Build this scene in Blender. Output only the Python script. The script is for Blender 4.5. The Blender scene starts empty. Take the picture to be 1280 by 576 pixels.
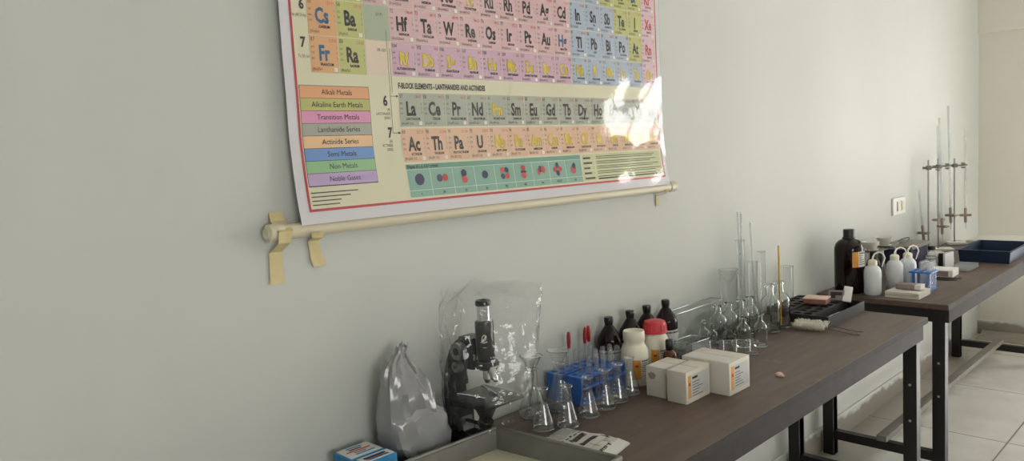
import bpy, bmesh, math, random
from mathutils import Vector, Matrix, noise
random.seed(7)
S = bpy.context.scene
COL = S.collection
PI = math.pi
V = Vector

# ------------------------------------------------------------------ camera, light, exposure
cam_d = bpy.data.cameras.new('camera'); cam = bpy.data.objects.new('camera', cam_d); COL.objects.link(cam)
cam_d.sensor_fit = 'HORIZONTAL'; cam_d.sensor_width = 36.0
cam_d.lens = 933.474 / 1280 * 36.0
cam_d.clip_start = .05; cam_d.clip_end = 100
cr = V((0.703265, 0.708768, -0.055374)); cdn = V((0.029447, -0.106863, -0.993838)); cf = V((-0.710317, 0.697301, -0.096024))
m3 = Matrix((cr, -cdn, -cf)).transposed()
cam.matrix_world = Matrix.Translation((1.44, 0, 1.4357)) @ m3.to_4x4()
S.camera = cam

S.view_settings.view_transform = 'Standard'; S.view_settings.look = 'None'
S.view_settings.gamma = 1.0; S.view_settings.use_curve_mapping = False
S.view_settings.exposure = -0.38
world = bpy.data.worlds.new('sky'); S.world = world; world.use_nodes = True
bg = world.node_tree.nodes['Background']
bg.inputs['Color'].default_value = (1.0, .992, .978, 1); bg.inputs['Strength'].default_value = 9.5
try:
    S.cycles.use_denoising = True
    S.cycles.max_bounces = 14; S.cycles.diffuse_bounces = 5; S.cycles.glossy_bounces = 4
    S.cycles.transparent_max_bounces = 40; S.cycles.transmission_bounces = 12
    S.cycles.caustics_reflective = False; S.cycles.caustics_refractive = True; S.cycles.blur_glossy = .5
    S.cycles.sample_clamp_indirect = 8
except Exception:
    pass
sl = bpy.data.lights.new('sun', 'SUN'); sl.energy = 60.0; sl.angle = math.radians(.6); sl.color = (.98, .98, 1)
so = bpy.data.objects.new('sun', sl); COL.objects.link(so)
so.rotation_euler = V((-.10, -.82, -.60)).to_track_quat('-Z', 'Y').to_euler(); so.location = (1, 9, 4)
RX, RY0, RY1, RZ = 4.3, -2.2, 6.05, 3.1         # right wall, back wall, far wall, ceiling
# unseen daylight openings, right added for fill, far sills lowered to light under tables: (wall, a0, a1, z0, z1)
WIN = [('right', -1.1, .8, .95, 2.2), ('far', 1.25, 2.1, .06, 2.0), ('far', 2.35, 3.5, .06, 2.1)]
for (w, a0, a1, z0, z1) in WIN:                 # light portals: they only guide the sky light through the openings
    ld = bpy.data.lights.new('window_portal', 'AREA'); ld.shape = 'RECTANGLE'; ld.size = a1 - a0; ld.size_y = z1 - z0
    lo = bpy.data.objects.new('window_portal', ld); COL.objects.link(lo)
    try: ld.cycles.is_portal = True
    except Exception: pass
    if w == 'right':
        lo.location = (RX + .02, (a0 + a1) / 2, (z0 + z1) / 2); lo.rotation_euler = (PI / 2, 0, PI / 2)
    else:
        lo.location = ((a0 + a1) / 2, RY1 + .02, (z0 + z1) / 2); lo.rotation_euler = (-PI / 2, 0, 0)

# ------------------------------------------------------------------ materials
def nodes(name):
    m = bpy.data.materials.new(name); m.use_nodes = True
    nt = m.node_tree; return m, nt, nt.nodes, nt.links
def lin(c):
    return tuple(((x / 12.92) if x <= .04045 else ((x + .055) / 1.055) ** 2.4) for x in c)
def mat(name, rgb, rough=.5, metal=0, var=.06, scale=30, bump=0, coat=0, spec=.5, bscale=None):
    """rgb in display 0..255"""
    m, nt, N, L = nodes(name); b = N['Principled BSDF']
    c = lin([x / 255 for x in rgb])
    tc = N.new('ShaderNodeTexCoord'); nz = N.new('ShaderNodeTexNoise'); nz.inputs['Scale'].default_value = scale
    nz.inputs['Detail'].default_value = 4
    L.new(tc.outputs['Object'], nz.inputs['Vector'])
    mx = N.new('ShaderNodeMix'); mx.data_type = 'RGBA'
    mx.inputs[6].default_value = (*[max(0, x * (1 - var)) for x in c], 1)
    mx.inputs[7].default_value = (*[min(1, x * (1 + var)) for x in c], 1)
    L.new(nz.outputs['Fac'], mx.inputs[0]); L.new(mx.outputs[2], b.inputs['Base Color'])
    b.inputs['Roughness'].default_value = rough; b.inputs['Metallic'].default_value = metal
    b.inputs['Coat Weight'].default_value = coat; b.inputs['Coat Roughness'].default_value = .08
    b.inputs['Specular IOR Level'].default_value = spec
    if bump:
        bp = N.new('ShaderNodeBump'); bp.inputs['Strength'].default_value = bump; bp.inputs['Distance'].default_value = .004
        n2 = N.new('ShaderNodeTexNoise'); n2.inputs['Scale'].default_value = bscale or scale
        L.new(tc.outputs['Object'], n2.inputs['Vector'])
        L.new(n2.outputs['Fac'], bp.inputs['Height']); L.new(bp.outputs['Normal'], b.inputs['Normal'])
    return m
def thin(name, face, edge, ior=1.6, rough=.02, diffuse=0.0, blend=.5, bump=0, bscale=20, tpow=3.5):
    """thin-walled clear glass or film: see-through, reflecting by Fresnel, darker at the rims where the wall is seen edge on"""
    m, nt, N, L = nodes(name); N.remove(N['Principled BSDF']); out = N['Material Output']
    lw = N.new('ShaderNodeLayerWeight'); lw.inputs['Blend'].default_value = blend
    mx = N.new('ShaderNodeMix'); mx.data_type = 'RGBA'
    mx.inputs[6].default_value = (*face, 1); mx.inputs[7].default_value = (*edge, 1)
    pt = N.new('ShaderNodeMath'); pt.operation = 'POWER'; pt.inputs[1].default_value = tpow; L.new(lw.outputs['Facing'], pt.inputs[0]); L.new(pt.outputs[0], mx.inputs[0])
    tr = N.new('ShaderNodeBsdfTransparent'); L.new(mx.outputs[2], tr.inputs['Color'])
    gl = N.new('ShaderNodeBsdfGlossy'); gl.inputs['Roughness'].default_value = rough
    l2 = N.new('ShaderNodeLayerWeight'); l2.inputs['Blend'].default_value = .5      # reflectance rises towards grazing angles (Schlick)
    pw = N.new('ShaderNodeMath'); pw.operation = 'POWER'; pw.inputs[1].default_value = 4.0; L.new(l2.outputs['Facing'], pw.inputs[0])
    f0_ = ((ior - 1) / (ior + 1)) ** 2 * 1.6
    fr = N.new('ShaderNodeMath'); fr.operation = 'MULTIPLY_ADD'; fr.inputs[1].default_value = .75; fr.inputs[2].default_value = f0_; fr.use_clamp = True
    L.new(pw.outputs[0], fr.inputs[0])
    ms = N.new('ShaderNodeMixShader'); L.new(fr.outputs[0], ms.inputs[0]); L.new(tr.outputs[0], ms.inputs[1]); L.new(gl.outputs[0], ms.inputs[2])
    last = ms
    if diffuse:
        df = N.new('ShaderNodeBsdfDiffuse'); df.inputs['Color'].default_value = (.8, .8, .8, 1)
        tl = N.new('ShaderNodeBsdfTranslucent'); tl.inputs['Color'].default_value = (.8, .8, .8, 1)
        ad = N.new('ShaderNodeMixShader'); ad.inputs[0].default_value = .5
        L.new(df.outputs[0], ad.inputs[1]); L.new(tl.outputs[0], ad.inputs[2])
        m2 = N.new('ShaderNodeMixShader'); m2.inputs[0].default_value = diffuse
        L.new(ms.outputs[0], m2.inputs[1]); L.new(ad.outputs[0], m2.inputs[2]); last = m2
    if bump:
        tc = N.new('ShaderNodeTexCoord'); n2 = N.new('ShaderNodeTexNoise'); n2.inputs['Scale'].default_value = bscale; n2.inputs['Detail'].default_value = 3
        bp = N.new('ShaderNodeBump'); bp.inputs['Strength'].default_value = bump; bp.inputs['Distance'].default_value = .01
        L.new(tc.outputs['Object'], n2.inputs['Vector']); L.new(n2.outputs['Fac'], bp.inputs['Height'])
        L.new(bp.outputs['Normal'], gl.inputs['Normal']); L.new(bp.outputs['Normal'], l2.inputs['Normal'])
    L.new(last.outputs[0], out.inputs['Surface'])
    return m

def wall_mat(name, rgb, stain):
    m, nt, N, L = nodes(name); b = N['Principled BSDF']
    tc = N.new('ShaderNodeTexCoord')
    n1 = N.new('ShaderNodeTexNoise'); n1.inputs['Scale'].default_value = 1.3; n1.inputs['Detail'].default_value = 5
    mp = N.new('ShaderNodeMapping'); mp.inputs['Scale'].default_value = (1, 1, .45)
    L.new(tc.outputs['Object'], mp.inputs[0]); L.new(mp.outputs[0], n1.inputs['Vector'])
    rp = N.new('ShaderNodeValToRGB'); rp.color_ramp.elements[0].position = .25; rp.color_ramp.elements[1].position = .7
    c = lin([x / 255 for x in rgb]); d = lin([x / 255 for x in stain])
    rp.color_ramp.elements[0].color = (*d, 1); rp.color_ramp.elements[1].color = (*c, 1)
    L.new(n1.outputs['Fac'], rp.inputs[0])
    # a few yellowish smudges
    n2 = N.new('ShaderNodeTexNoise'); n2.inputs['Scale'].default_value = 3.1; n2.inputs['Detail'].default_value = 6; n2.inputs['Roughness'].default_value = .65
    L.new(tc.outputs['Object'], n2.inputs['Vector'])
    r2 = N.new('ShaderNodeValToRGB'); r2.color_ramp.elements[0].position = .68; r2.color_ramp.elements[1].position = .82
    r2.color_ramp.elements[0].color = (0, 0, 0, 1); r2.color_ramp.elements[1].color = (.35, .35, .35, 1)
    L.new(n2.outputs['Fac'], r2.inputs[0])
    mx = N.new('ShaderNodeMix'); mx.data_type = 'RGBA'; mx.inputs[7].default_value = (*lin((.62, .58, .47)), 1)
    L.new(r2.outputs[0], mx.inputs[0]); L.new(rp.outputs[0], mx.inputs[6]); L.new(mx.outputs[2], b.inputs['Base Color'])
    b.inputs['Roughness'].default_value = .62; b.inputs['Specular IOR Level'].default_value = .25
    bp = N.new('ShaderNodeBump'); bp.inputs['Strength'].default_value = .12; bp.inputs['Distance'].default_value = .004
    n3 = N.new('ShaderNodeTexNoise'); n3.inputs['Scale'].default_value = 9
    L.new(tc.outputs['Object'], n3.inputs['Vector']); L.new(n3.outputs['Fac'], bp.inputs['Height']); L.new(bp.outputs[0], b.inputs['Normal'])
    return m
M = {}
M['wall'] = wall_mat('painted_wall', (197, 199, 194), (189, 191, 184))
M['wall_far'] = wall_mat('painted_far_wall', (208, 204, 194), (200, 196, 185))
M['ceiling'] = mat('ceiling_paint', (225, 225, 220), .8, var=.02, scale=3)
def floor_mat():
    m, nt, N, L = nodes('floor_tiles'); b = N['Principled BSDF']
    tc = N.new('ShaderNodeTexCoord'); mp = N.new('ShaderNodeMapping'); mp.inputs['Location'].default_value = (-.626, -.73, 0)
    L.new(tc.outputs['Object'], mp.inputs[0])
    br = N.new('ShaderNodeTexBrick'); br.offset = 0; br.inputs['Scale'].default_value = 1
    br.inputs['Brick Width'].default_value = .8; br.inputs['Row Height'].default_value = .8; br.inputs['Mortar Size'].default_value = .0035
    br.inputs['Color1'].default_value = (*lin((.88, .87, .845)), 1); br.inputs['Color2'].default_value = (*lin((.87, .86, .835)), 1)
    br.inputs['Mortar'].default_value = (*lin((.5, .48, .45)), 1)
    L.new(mp.outputs[0], br.inputs['Vector'])
    n = N.new('ShaderNodeTexNoise'); n.inputs['Scale'].default_value = 2.2; n.inputs['Detail'].default_value = 7; n.inputs['Roughness'].default_value = .6
    L.new(tc.outputs['Object'], n.inputs['Vector'])
    rp = N.new('ShaderNodeValToRGB'); rp.color_ramp.elements[0].position = .3; rp.color_ramp.elements[1].position = .62
    rp.color_ramp.elements[0].color = (.78, .76, .73, 1); rp.color_ramp.elements[1].color = (1, 1, 1, 1)
    L.new(n.outputs['Fac'], rp.inputs[0])
    # dirt along the wall x=0 (dust swept against it)
    sx = N.new('ShaderNodeSeparateXYZ'); L.new(tc.outputs['Object'], sx.inputs[0])
    n2 = N.new('ShaderNodeTexNoise'); n2.inputs['Scale'].default_value = 4; n2.inputs['Detail'].default_value = 6
    L.new(tc.outputs['Object'], n2.inputs['Vector'])
    ad = N.new('ShaderNodeMath'); ad.operation = 'MULTIPLY_ADD'; ad.inputs[1].default_value = -.34; L.new(n2.outputs['Fac'], ad.inputs[0]); L.new(sx.outputs['X'], ad.inputs[2])
    r2 = N.new('ShaderNodeValToRGB'); r2.color_ramp.elements[0].position = .0; r2.color_ramp.elements[1].position = .10
    r2.color_ramp.elements[0].color = (.60, .57, .53, 1); r2.color_ramp.elements[1].color = (1, 1, 1, 1)
    L.new(ad.outputs[0], r2.inputs[0])
    a = N.new('ShaderNodeMix'); a.data_type = 'RGBA'; a.blend_type = 'MULTIPLY'; a.inputs[0].default_value = 1
    L.new(br.outputs['Color'], a.inputs[6]); L.new(rp.outputs[0], a.inputs[7])
    a2 = N.new('ShaderNodeMix'); a2.data_type = 'RGBA'; a2.blend_type = 'MULTIPLY'; a2.inputs[0].default_value = 1
    L.new(a.outputs[2], a2.inputs[6]); L.new(r2.outputs[0], a2.inputs[7])
    L.new(a2.outputs[2], b.inputs['Base Color']); b.inputs['Roughness'].default_value = .38
    return m
M['floor'] = floor_mat()
def skirt_mat():
    m, nt, N, L = nodes('dirty_skirting'); b = N['Principled BSDF']
    tc = N.new('ShaderNodeTexCoord'); sx = N.new('ShaderNodeSeparateXYZ'); L.new(tc.outputs['Object'], sx.inputs[0])
    n = N.new('ShaderNodeTexNoise'); n.inputs['Scale'].default_value = 5; n.inputs['Detail'].default_value = 6; n.inputs['Roughness'].default_value = .6; L.new(tc.outputs['Object'], n.inputs['Vector'])
    ad = N.new('ShaderNodeMath'); ad.operation = 'MULTIPLY_ADD'; ad.inputs[1].default_value = -.16; L.new(n.outputs['Fac'], ad.inputs[0]); L.new(sx.outputs['Z'], ad.inputs[2])
    rp = N.new('ShaderNodeValToRGB'); e = rp.color_ramp.elements; e[0].position = .0; e[1].position = .02
    e[0].color = (*lin((.56, .53, .49)), 1); e[1].color = (*lin((.775, .78, .76)), 1)
    L.new(ad.outputs[0], rp.inputs[0]); L.new(rp.outputs[0], b.inputs['Base Color']); b.inputs['Roughness'].default_value = .8
    return m
M['skirt'] = skirt_mat()
M['dust'] = mat('grey_cement_dust', (150, 143, 132), .95, var=.30, scale=14, bump=.5)
def laminate_mat():
    m, nt, N, L = nodes('table_laminate'); b = N['Principled BSDF']
    tc = N.new('ShaderNodeTexCoord'); mp = N.new('ShaderNodeMapping'); mp.inputs['Scale'].default_value = (14, 1.6, 14)
    L.new(tc.outputs['Object'], mp.inputs[0])
    n = N.new('ShaderNodeTexNoise'); n.inputs['Scale'].default_value = 3; n.inputs['Detail'].default_value = 8
    L.new(mp.outputs[0], n.inputs['Vector'])
    rp = N.new('ShaderNodeValToRGB'); rp.color_ramp.elements[0].position = .3; rp.color_ramp.elements[1].position = .7
    rp.color_ramp.elements[0].color = (*lin((.315, .255, .222)), 1); rp.color_ramp.elements[1].color = (*lin((.39, .322, .286)), 1)
    L.new(n.outputs['Fac'], rp.inputs[0])
    n2 = N.new('ShaderNodeTexNoise'); n2.inputs['Scale'].default_value = 7; n2.inputs['Detail'].default_value = 8; n2.inputs['Roughness'].default_value = .7
    L.new(tc.outputs['Object'], n2.inputs['Vector'])
    r2 = N.new('ShaderNodeValToRGB'); r2.color_ramp.elements[0].position = .60; r2.color_ramp.elements[1].position = .74
    r2.color_ramp.elements[0].color = (0, 0, 0, 1); r2.color_ramp.elements[1].color = (.45, .45, .45, 1)
    L.new(n2.outputs['Fac'], r2.inputs[0])
    mx = N.new('ShaderNodeMix'); mx.data_type = 'RGBA'; mx.inputs[7].default_value = (*lin((.55, .50, .44)), 1)
    L.new(r2.outputs[0], mx.inputs[0]); L.new(rp.outputs[0], mx.inputs[6]); L.new(mx.outputs[2], b.inputs['Base Color'])
    b.inputs['Roughness'].default_value = .45; b.inputs['Specular IOR Level'].default_value = .4
    return m
M['laminate'] = laminate_mat()
M['edge'] = mat('table_edge_band', (56, 53, 51), .75, spec=.2, var=.35, scale=22)
M['frame'] = mat('black_painted_steel', (17, 16, 15), .45, var=.3, scale=25)
M['bolt'] = mat('bolt_steel', (200, 200, 198), .3, 1)
M['runner'] = mat('grey_wood_runner', (120, 115, 108), .7, var=.25, scale=16)
M['black'] = mat('black_plastic', (14, 14, 14), .35, var=.3)
M['blackrough'] = mat('black_matte_plastic', (38, 35, 34), .6, var=.25)
M['scope'] = mat('black_enamel', (14, 14, 15), .28, var=.2, coat=.4)
M['chrome'] = mat('chrome', (215, 215, 215), .16, 1, var=.02)
M['greymetal'] = mat('knob_metal', (150, 150, 148), .35, .9, var=.08)
M['steel'] = mat('dull_tin_sheet', (140, 139, 134), .48, .75, var=.25, scale=12)
M['cream_in'] = mat('cream_enamel', (205, 200, 176), .5, var=.06, scale=9)
M['white'] = mat('white_plastic', (232, 230, 224), .45, var=.02)
M['ivory'] = mat('ivory_plastic', (226, 220, 200), .45, var=.03)
M['milky'] = mat('milky_polythene', (216, 220, 222), .35, var=.03)
M['redcap'] = mat('red_plastic', (200, 52, 62), .45, var=.12)
M['rubber'] = mat('red_rubber', (150, 26, 28), .5, var=.12)
M['carton'] = mat('white_card', (212, 206, 194), .6, var=.10, scale=16)
M['orange'] = mat('orange_label', (216, 152, 64), .55, var=.06)
M['labelw'] = mat('label_paper', (214, 212, 206), .6, var=.03)
M['labelg'] = mat('label_paper_grey', (190, 190, 188), .6, var=.05)
M['ink'] = mat('black_ink', (38, 36, 36), .6, var=.05)
M['redink'] = mat('red_ink', (190, 50, 45), .6, var=.05)
M['bluecard'] = mat('blue_card', (40, 128, 176), .5, var=.08)
M['news'] = mat('newsprint', (196, 193, 186), .8, var=.05, scale=14)
M['rackblue'] = mat('blue_polypropylene', (52, 108, 190), .4, var=.06)
M['navy'] = mat('navy_plastic', (22, 42, 70), .38, var=.08)
M['navydark'] = mat('dark_violet_plastic', (30, 28, 66), .45, var=.1)
M['amber'] = mat('amber_glass', (24, 11, 7), .10, var=.2, spec=.3)
M['amberlit'] = mat('brown_glass', (78, 36, 14), .08, var=.2, spec=.5)  # lighter brown glass of the very small bottle
M['pvc'] = mat('beige_pvc', (206, 197, 172), .4, var=.04)
M['tape'] = mat('masking_tape', (206, 190, 142), .6, var=.12, scale=40, bump=.4)
M['porcelain'] = mat('porcelain', (214, 208, 198), .35, var=.03)
M['bristle'] = mat('white_bristle', (240, 236, 224), .8, var=.05, scale=60)
M['wire'] = mat('steel_wire', (110, 106, 100), .4, .8)
M['yellow'] = mat('yellow_rod', (220, 172, 44), .45, var=.05)
M['mauve'] = mat('mauve_card', (140, 126, 124), .6)
M['brownbox'] = mat('brown_pink_card', (152, 98, 82), .6, var=.12)
M['pinkcard'] = mat('pink_card', (214, 186, 172), .6)
M['slab'] = mat('grey_board', (128, 122, 114), .6, var=.1)
M['pink'] = mat('pink_cloth', (214, 150, 150), .7)
M['pipe'] = mat('brown_pvc_clip', (150, 136, 128), .5)
M['galv'] = mat('galvanised_rod', (160, 158, 154), .28, .85)
M['greybag'] = mat('grey_polythene', (140, 140, 141), .20, var=.18, scale=9, spec=.7, coat=.5)
M['glass'] = thin('clear_glass', (.97, .98, .975), (.20, .24, .23), 1.8, .03, diffuse=.035)
M['glassrim'] = thin('glass_rim', (.90, .92, .915), (.34, .37, .36), 1.8, .06, diffuse=.17)
M['glassthick'] = thin('thick_glass', (.93, .95, .945), (.20, .25, .24), 1.8, .03, diffuse=.05)
M['plate'] = thin('glass_plate', (.93, .97, .98), (.6, .72, .75), 1.6, .08, diffuse=.40)
def solid_glass(name, rgb):
    m, nt, N, L = nodes(name); b = N['Principled BSDF']
    tc = N.new('ShaderNodeTexCoord'); nz = N.new('ShaderNodeTexNoise'); nz.inputs['Scale'].default_value = 12; L.new(tc.outputs['Object'], nz.inputs['Vector'])
    mr_ = N.new('ShaderNodeMapRange'); mr_.inputs[3].default_value = .0; mr_.inputs[4].default_value = .05; L.new(nz.outputs['Fac'], mr_.inputs[0]); L.new(mr_.outputs[0], b.inputs['Roughness'])
    b.inputs['Base Color'].default_value = (*rgb, 1); b.inputs['Transmission Weight'].default_value = 1; b.inputs['IOR'].default_value = 1.48
    return m
M['bottleglass'] = solid_glass('bottle_glass', (.95, .985, .97))
M['tankglass'] = thin('tank_glass', (.985, .99, .988), (.5, .55, .53), 1.4, .02)
M['tubeglass'] = thin('test_tube_glass', (.97, .98, .985), (.34, .38, .40), 1.8, .04, diffuse=.09)
M['film'] = thin('clear_film', (.98, .98, .98), (.72, .72, .72), 1.5, .07, diffuse=.0, bump=.35, bscale=34, tpow=2.5)
M['lamfilm'] = thin('laminate_gloss', (.99, .99, .985), (.97, .97, .96), 1.62, .05, bump=.035, bscale=13)

# ------------------------------------------------------------------ mesh helpers
class MB:
    def __init__(s): s.v = []; s.f = []; s.mi = []; s.mats = []; s.cur = 0
    def m(s, key):
        k = M[key] if isinstance(key, str) else key
        if k not in s.mats: s.mats.append(k)
        s.cur = s.mats.index(k); return s
    def add(s, vs, fs):
        o = len(s.v); s.v += [tuple(v) for v in vs]
        for f in fs: s.f.append(tuple(i + o for i in f)); s.mi.append(s.cur)
        return s
    def box(s, x0, x1, y0, y1, z0, z1, b=0):
        if b:
            bm = bmesh.new(); bmesh.ops.create_cube(bm, size=1)
            for v in bm.verts: v.co = ((x0 + x1) / 2 + v.co.x * (x1 - x0), (y0 + y1) / 2 + v.co.y * (y1 - y0), (z0 + z1) / 2 + v.co.z * (z1 - z0))
            bmesh.ops.bevel(bm, geom=bm.edges[:], offset=b, segments=2, profile=.6, affect='EDGES')
            bm.verts.index_update()
            s.add([v.co[:] for v in bm.verts], [[v.index for v in f.verts] for f in bm.faces]); bm.free(); return s
        vs = [(x0, y0, z0), (x1, y0, z0), (x1, y1, z0), (x0, y1, z0), (x0, y0, z1), (x1, y0, z1), (x1, y1, z1), (x0, y1, z1)]
        return s.add(vs, [(3, 2, 1, 0), (4, 5, 6, 7), (0, 1, 5, 4), (1, 2, 6, 5), (2, 3, 7, 6), (3, 0, 4, 7)])
    def lathe(s, prof, c=(0, 0), n=28, sx=1, sy=1):
        """prof: list of (r,z) bottom to top or a closed walk; axis z through c"""
        vs = []; fs = []
        for r, z in prof:
            for i in range(n):
                a = 2 * PI * i / n; vs.append((c[0] + r * math.cos(a) * sx, c[1] + r * math.sin(a) * sy, z))
        for k in range(len(prof) - 1):
            for i in range(n):
                j = (i + 1) % n; fs.append((k * n + i, k * n + j, (k + 1) * n + j, (k + 1) * n + i))
        return s.add(vs, fs)
    def cyl(s, p, q, r, r2=None, n=14, caps=True):
        p = V(p); q = V(q); d = (q - p).normalized(); r2 = r if r2 is None else r2
        u = d.orthogonal().normalized(); w = d.cross(u)
        vs = [p + (u * math.cos(2 * PI * i / n) + w * math.sin(2 * PI * i / n)) * r for i in range(n)] + [q + (u * math.cos(2 * PI * i / n) + w * math.sin(2 * PI * i / n)) * r2 for i in range(n)]
        fs = [(i, (i + 1) % n, n + (i + 1) % n, n + i) for i in range(n)]
        if caps: fs += [tuple(reversed(range(n))), tuple(range(n, 2 * n))]
        return s.add(vs, fs)
    def tube(s, pts, r, n=8):
        pts = [V(p) for p in pts]; vs = []; fs = []; prev = None
        for k, p in enumerate(pts):
            d = (pts[min(k + 1, len(pts) - 1)] - pts[max(k - 1, 0)]).normalized()
            u = (prev - d * prev.dot(d)).normalized() if prev is not None else d.orthogonal().normalized()
            prev = u; w = d.cross(u); rr = r[k] if isinstance(r, (list, tuple)) else r
            vs += [p + (u * math.cos(2 * PI * i / n) + w * math.sin(2 * PI * i / n)) * rr for i in range(n)]
        for k in range(len(pts) - 1):
            fs += [(k * n + i, k * n + (i + 1) % n, (k + 1) * n + (i + 1) % n, (k + 1) * n + i) for i in range(n)]
        fs += [tuple(reversed(range(n))), tuple(range((len(pts) - 1) * n, len(pts) * n))]
        return s.add(vs, fs)
    def prism(s, poly, axis, a, b):
        """extrude 2-D polygon along axis ('x','y','z') from a to b"""
        def P(u, w, t): return {'x': (t, u, w), 'y': (u, t, w), 'z': (u, w, t)}[axis]
        n = len(poly); vs = [P(u, w, a) for u, w in poly] + [P(u, w, b) for u, w in poly]
        fs = [(i, (i + 1) % n, n + (i + 1) % n, n + i) for i in range(n)] + [tuple(reversed(range(n))), tuple(range(n, 2 * n))]
        return s.add(vs, fs)
    def holes(s, x0, x1, y0, y1, nx, ny, r, z0, z1, n=16):
        """plate with nx*ny round through holes"""
        dx = (x1 - x0) / nx; dy = (y1 - y0) / ny
        for a in range(nx):
            for b in range(ny):
                cx = x0 + (a + .5) * dx; cy = y0 + (b + .5) * dy
                vs = []
                for z in (z1, z0):
                    for i in range(n):
                        t = 2 * PI * i / n; vs.append((cx + r * math.cos(t), cy + r * math.sin(t), z))
                    for i in range(n):
                        t = 2 * PI * i / n; c, q = math.cos(t), math.sin(t); k = 1 / max(abs(c), abs(q))
                        vs.append((cx + c * k * dx / 2, cy + q * k * dy / 2, z))
                fs = []
                for i in range(n):
                    j = (i + 1) % n
                    fs.append((i, n + i, n + j, j)); fs.append((2 * n + j, 3 * n + j, 3 * n + i, 2 * n + i)); fs.append((j, 2 * n + j, 2 * n + i, i))
                s.add(vs, fs)
        s.add([(x0, y0, z0), (x1, y0, z0), (x1, y1, z0), (x0, y1, z0), (x0, y0, z1), (x1, y0, z1), (x1, y1, z1), (x0, y1, z1)],
              [(0, 1, 5, 4), (1, 2, 6, 5), (2, 3, 7, 6), (3, 0, 4, 7)])
        return s
    def build(s, name, parent=None, smooth=35, recalc=True):
        me = bpy.data.meshes.new(name); me.from_pydata(s.v, [], s.f)
        for k in s.mats: me.materials.append(k)
        me.polygons.foreach_set('material_index', s.mi)
        if recalc:
            bm = bmesh.new(); bm.from_mesh(me); bmesh.ops.remove_doubles(bm, verts=bm.verts[:], dist=1e-6)
            bmesh.ops.recalc_face_normals(bm, faces=bm.faces[:]); bm.to_mesh(me); bm.free()
        if smooth is not None:
            me.polygons.foreach_set('use_smooth', [True] * len(me.polygons))
            me.set_sharp_from_angle(angle=math.radians(smooth))
        me.update()
        o = bpy.data.objects.new(name, me); COL.objects.link(o)
        if parent: o.parent = parent
        return o
def thing(name, label, cat, loc=(0, 0, 0), rz=0, group=None):
    o = bpy.data.objects.new(name, None); COL.objects.link(o); o.empty_display_size = .05
    o.location = loc; o.rotation_euler = (0, 0, rz); o['label'] = label; o['category'] = cat
    if group: o['group'] = group
    return o
def tag(o, label, cat, group=None, loc=None, rz=None):
    o['label'] = label; o['category'] = cat
    if group: o['group'] = group
    if loc: o.location = loc
    if rz is not None: o.rotation_euler = (0, 0, rz)
    return o
def struct(o): o['kind'] = 'structure'; return o
def dup(root, loc, rz, label, group=None, rot=None):
    def cp(o, par):
        c = o.copy(); COL.objects.link(c)
        if par: c.parent = par
        for ch in list(o.children): cp(ch, c)
        return c
    r = cp(root, None); r.location = loc; r.rotation_euler = rot or (0, 0, rz); r['label'] = label
    if group: r['group'] = group
    return r
TZ = .75

# ------------------------------------------------------------------ the room
def wall_with_holes(name, axis, pos, t, a0, a1, z0, z1, holes, mk):
    mb = MB().m(mk); hs = sorted(holes); cur = a0
    def bx(u0, u1, w0, w1):
        if u1 - u0 < 1e-4 or w1 - w0 < 1e-4: return
        if axis == 'x': mb.box(pos, pos + t, u0, u1, w0, w1)
        else: mb.box(u0, u1, pos, pos + t, w0, w1)
    for h0, h1, q0, q1 in hs:
        bx(cur, h0, z0, z1); bx(h0, h1, z0, q0); bx(h0, h1, q1, z1); cur = h1
    bx(cur, a1, z0, z1)
    return struct(mb.build(name, smooth=None))
struct(MB().m('floor').box(-.2, RX + .2, RY0 - .2, RY1 + .2, -.1, 0).build('floor', smooth=None))
struct(MB().m('ceiling').box(-.2, RX + .2, RY0 - .2, RY1 + .2, RZ, RZ + .1).build('ceiling', smooth=None))
struct(MB().m('wall').box(-.2, 0, RY0 - .2, RY1 + .2, 0, RZ).build('wall_left', smooth=None))
wall_with_holes('wall_far', 'y', RY1, .2, 0, RX, 0, RZ, [(w[1], w[2], w[3], w[4]) for w in WIN if w[0] == 'far'], 'wall_far')
wall_with_holes('wall_right', 'x', RX, .2, RY0, RY1 + .2, 0, RZ, [(w[1], w[2], w[3], w[4]) for w in WIN if w[0] == 'right'], 'wall')
struct(MB().m('wall').box(0, RX, RY0 - .2, RY0, 0, RZ).build('wall_back', smooth=None))
# shallow beam across the far wall
struct(MB().m('wall_far').box(.0, RX, RY1 - .035, RY1 + .01, 2.11, RZ, .004).build('trim_1', smooth=None))
for i, (w, a0, a1, z0, z1) in enumerate(WIN):
    mb = MB().m('white'); t = .05
    def fr(u0, u1, w0, w1):
        if w == 'right': mb.box(RX + .06, RX + .11, u0, u1, w0, w1)
        else: mb.box(u0, u1, RY1 + .06, RY1 + .11, w0, w1)
    fr(a0, a0 + t, z0, z1); fr(a1 - t, a1, z0, z1); fr(a0 + t, a1 - t, z0, z0 + t); fr(a0 + t, a1 - t, z1 - t, z1)
    fr((a0 + a1) / 2 - .025, (a0 + a1) / 2 + .025, z0 + t, z1 - t)
    struct(mb.build('window_%d' % (i + 1), smooth=None))
# skirting: a worn plaster step along the long wall, a dusty one along the far wall
sk = MB().m('skirt')
sk.prism([(0, 0), (.014, 0), (.012, .10), (.006, .108), (0, .108)], 'y', RY0, 5.43)
struct(sk.build('baseboard_left'))
sk = MB().m('skirt').prism([(RY1, 0), (RY1 - .014, 0), (RY1 - .012, .10), (RY1 - .005, .106), (RY1, .106)], 'x', 0, RX)
struct(sk.build('baseboard_far'))
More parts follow.
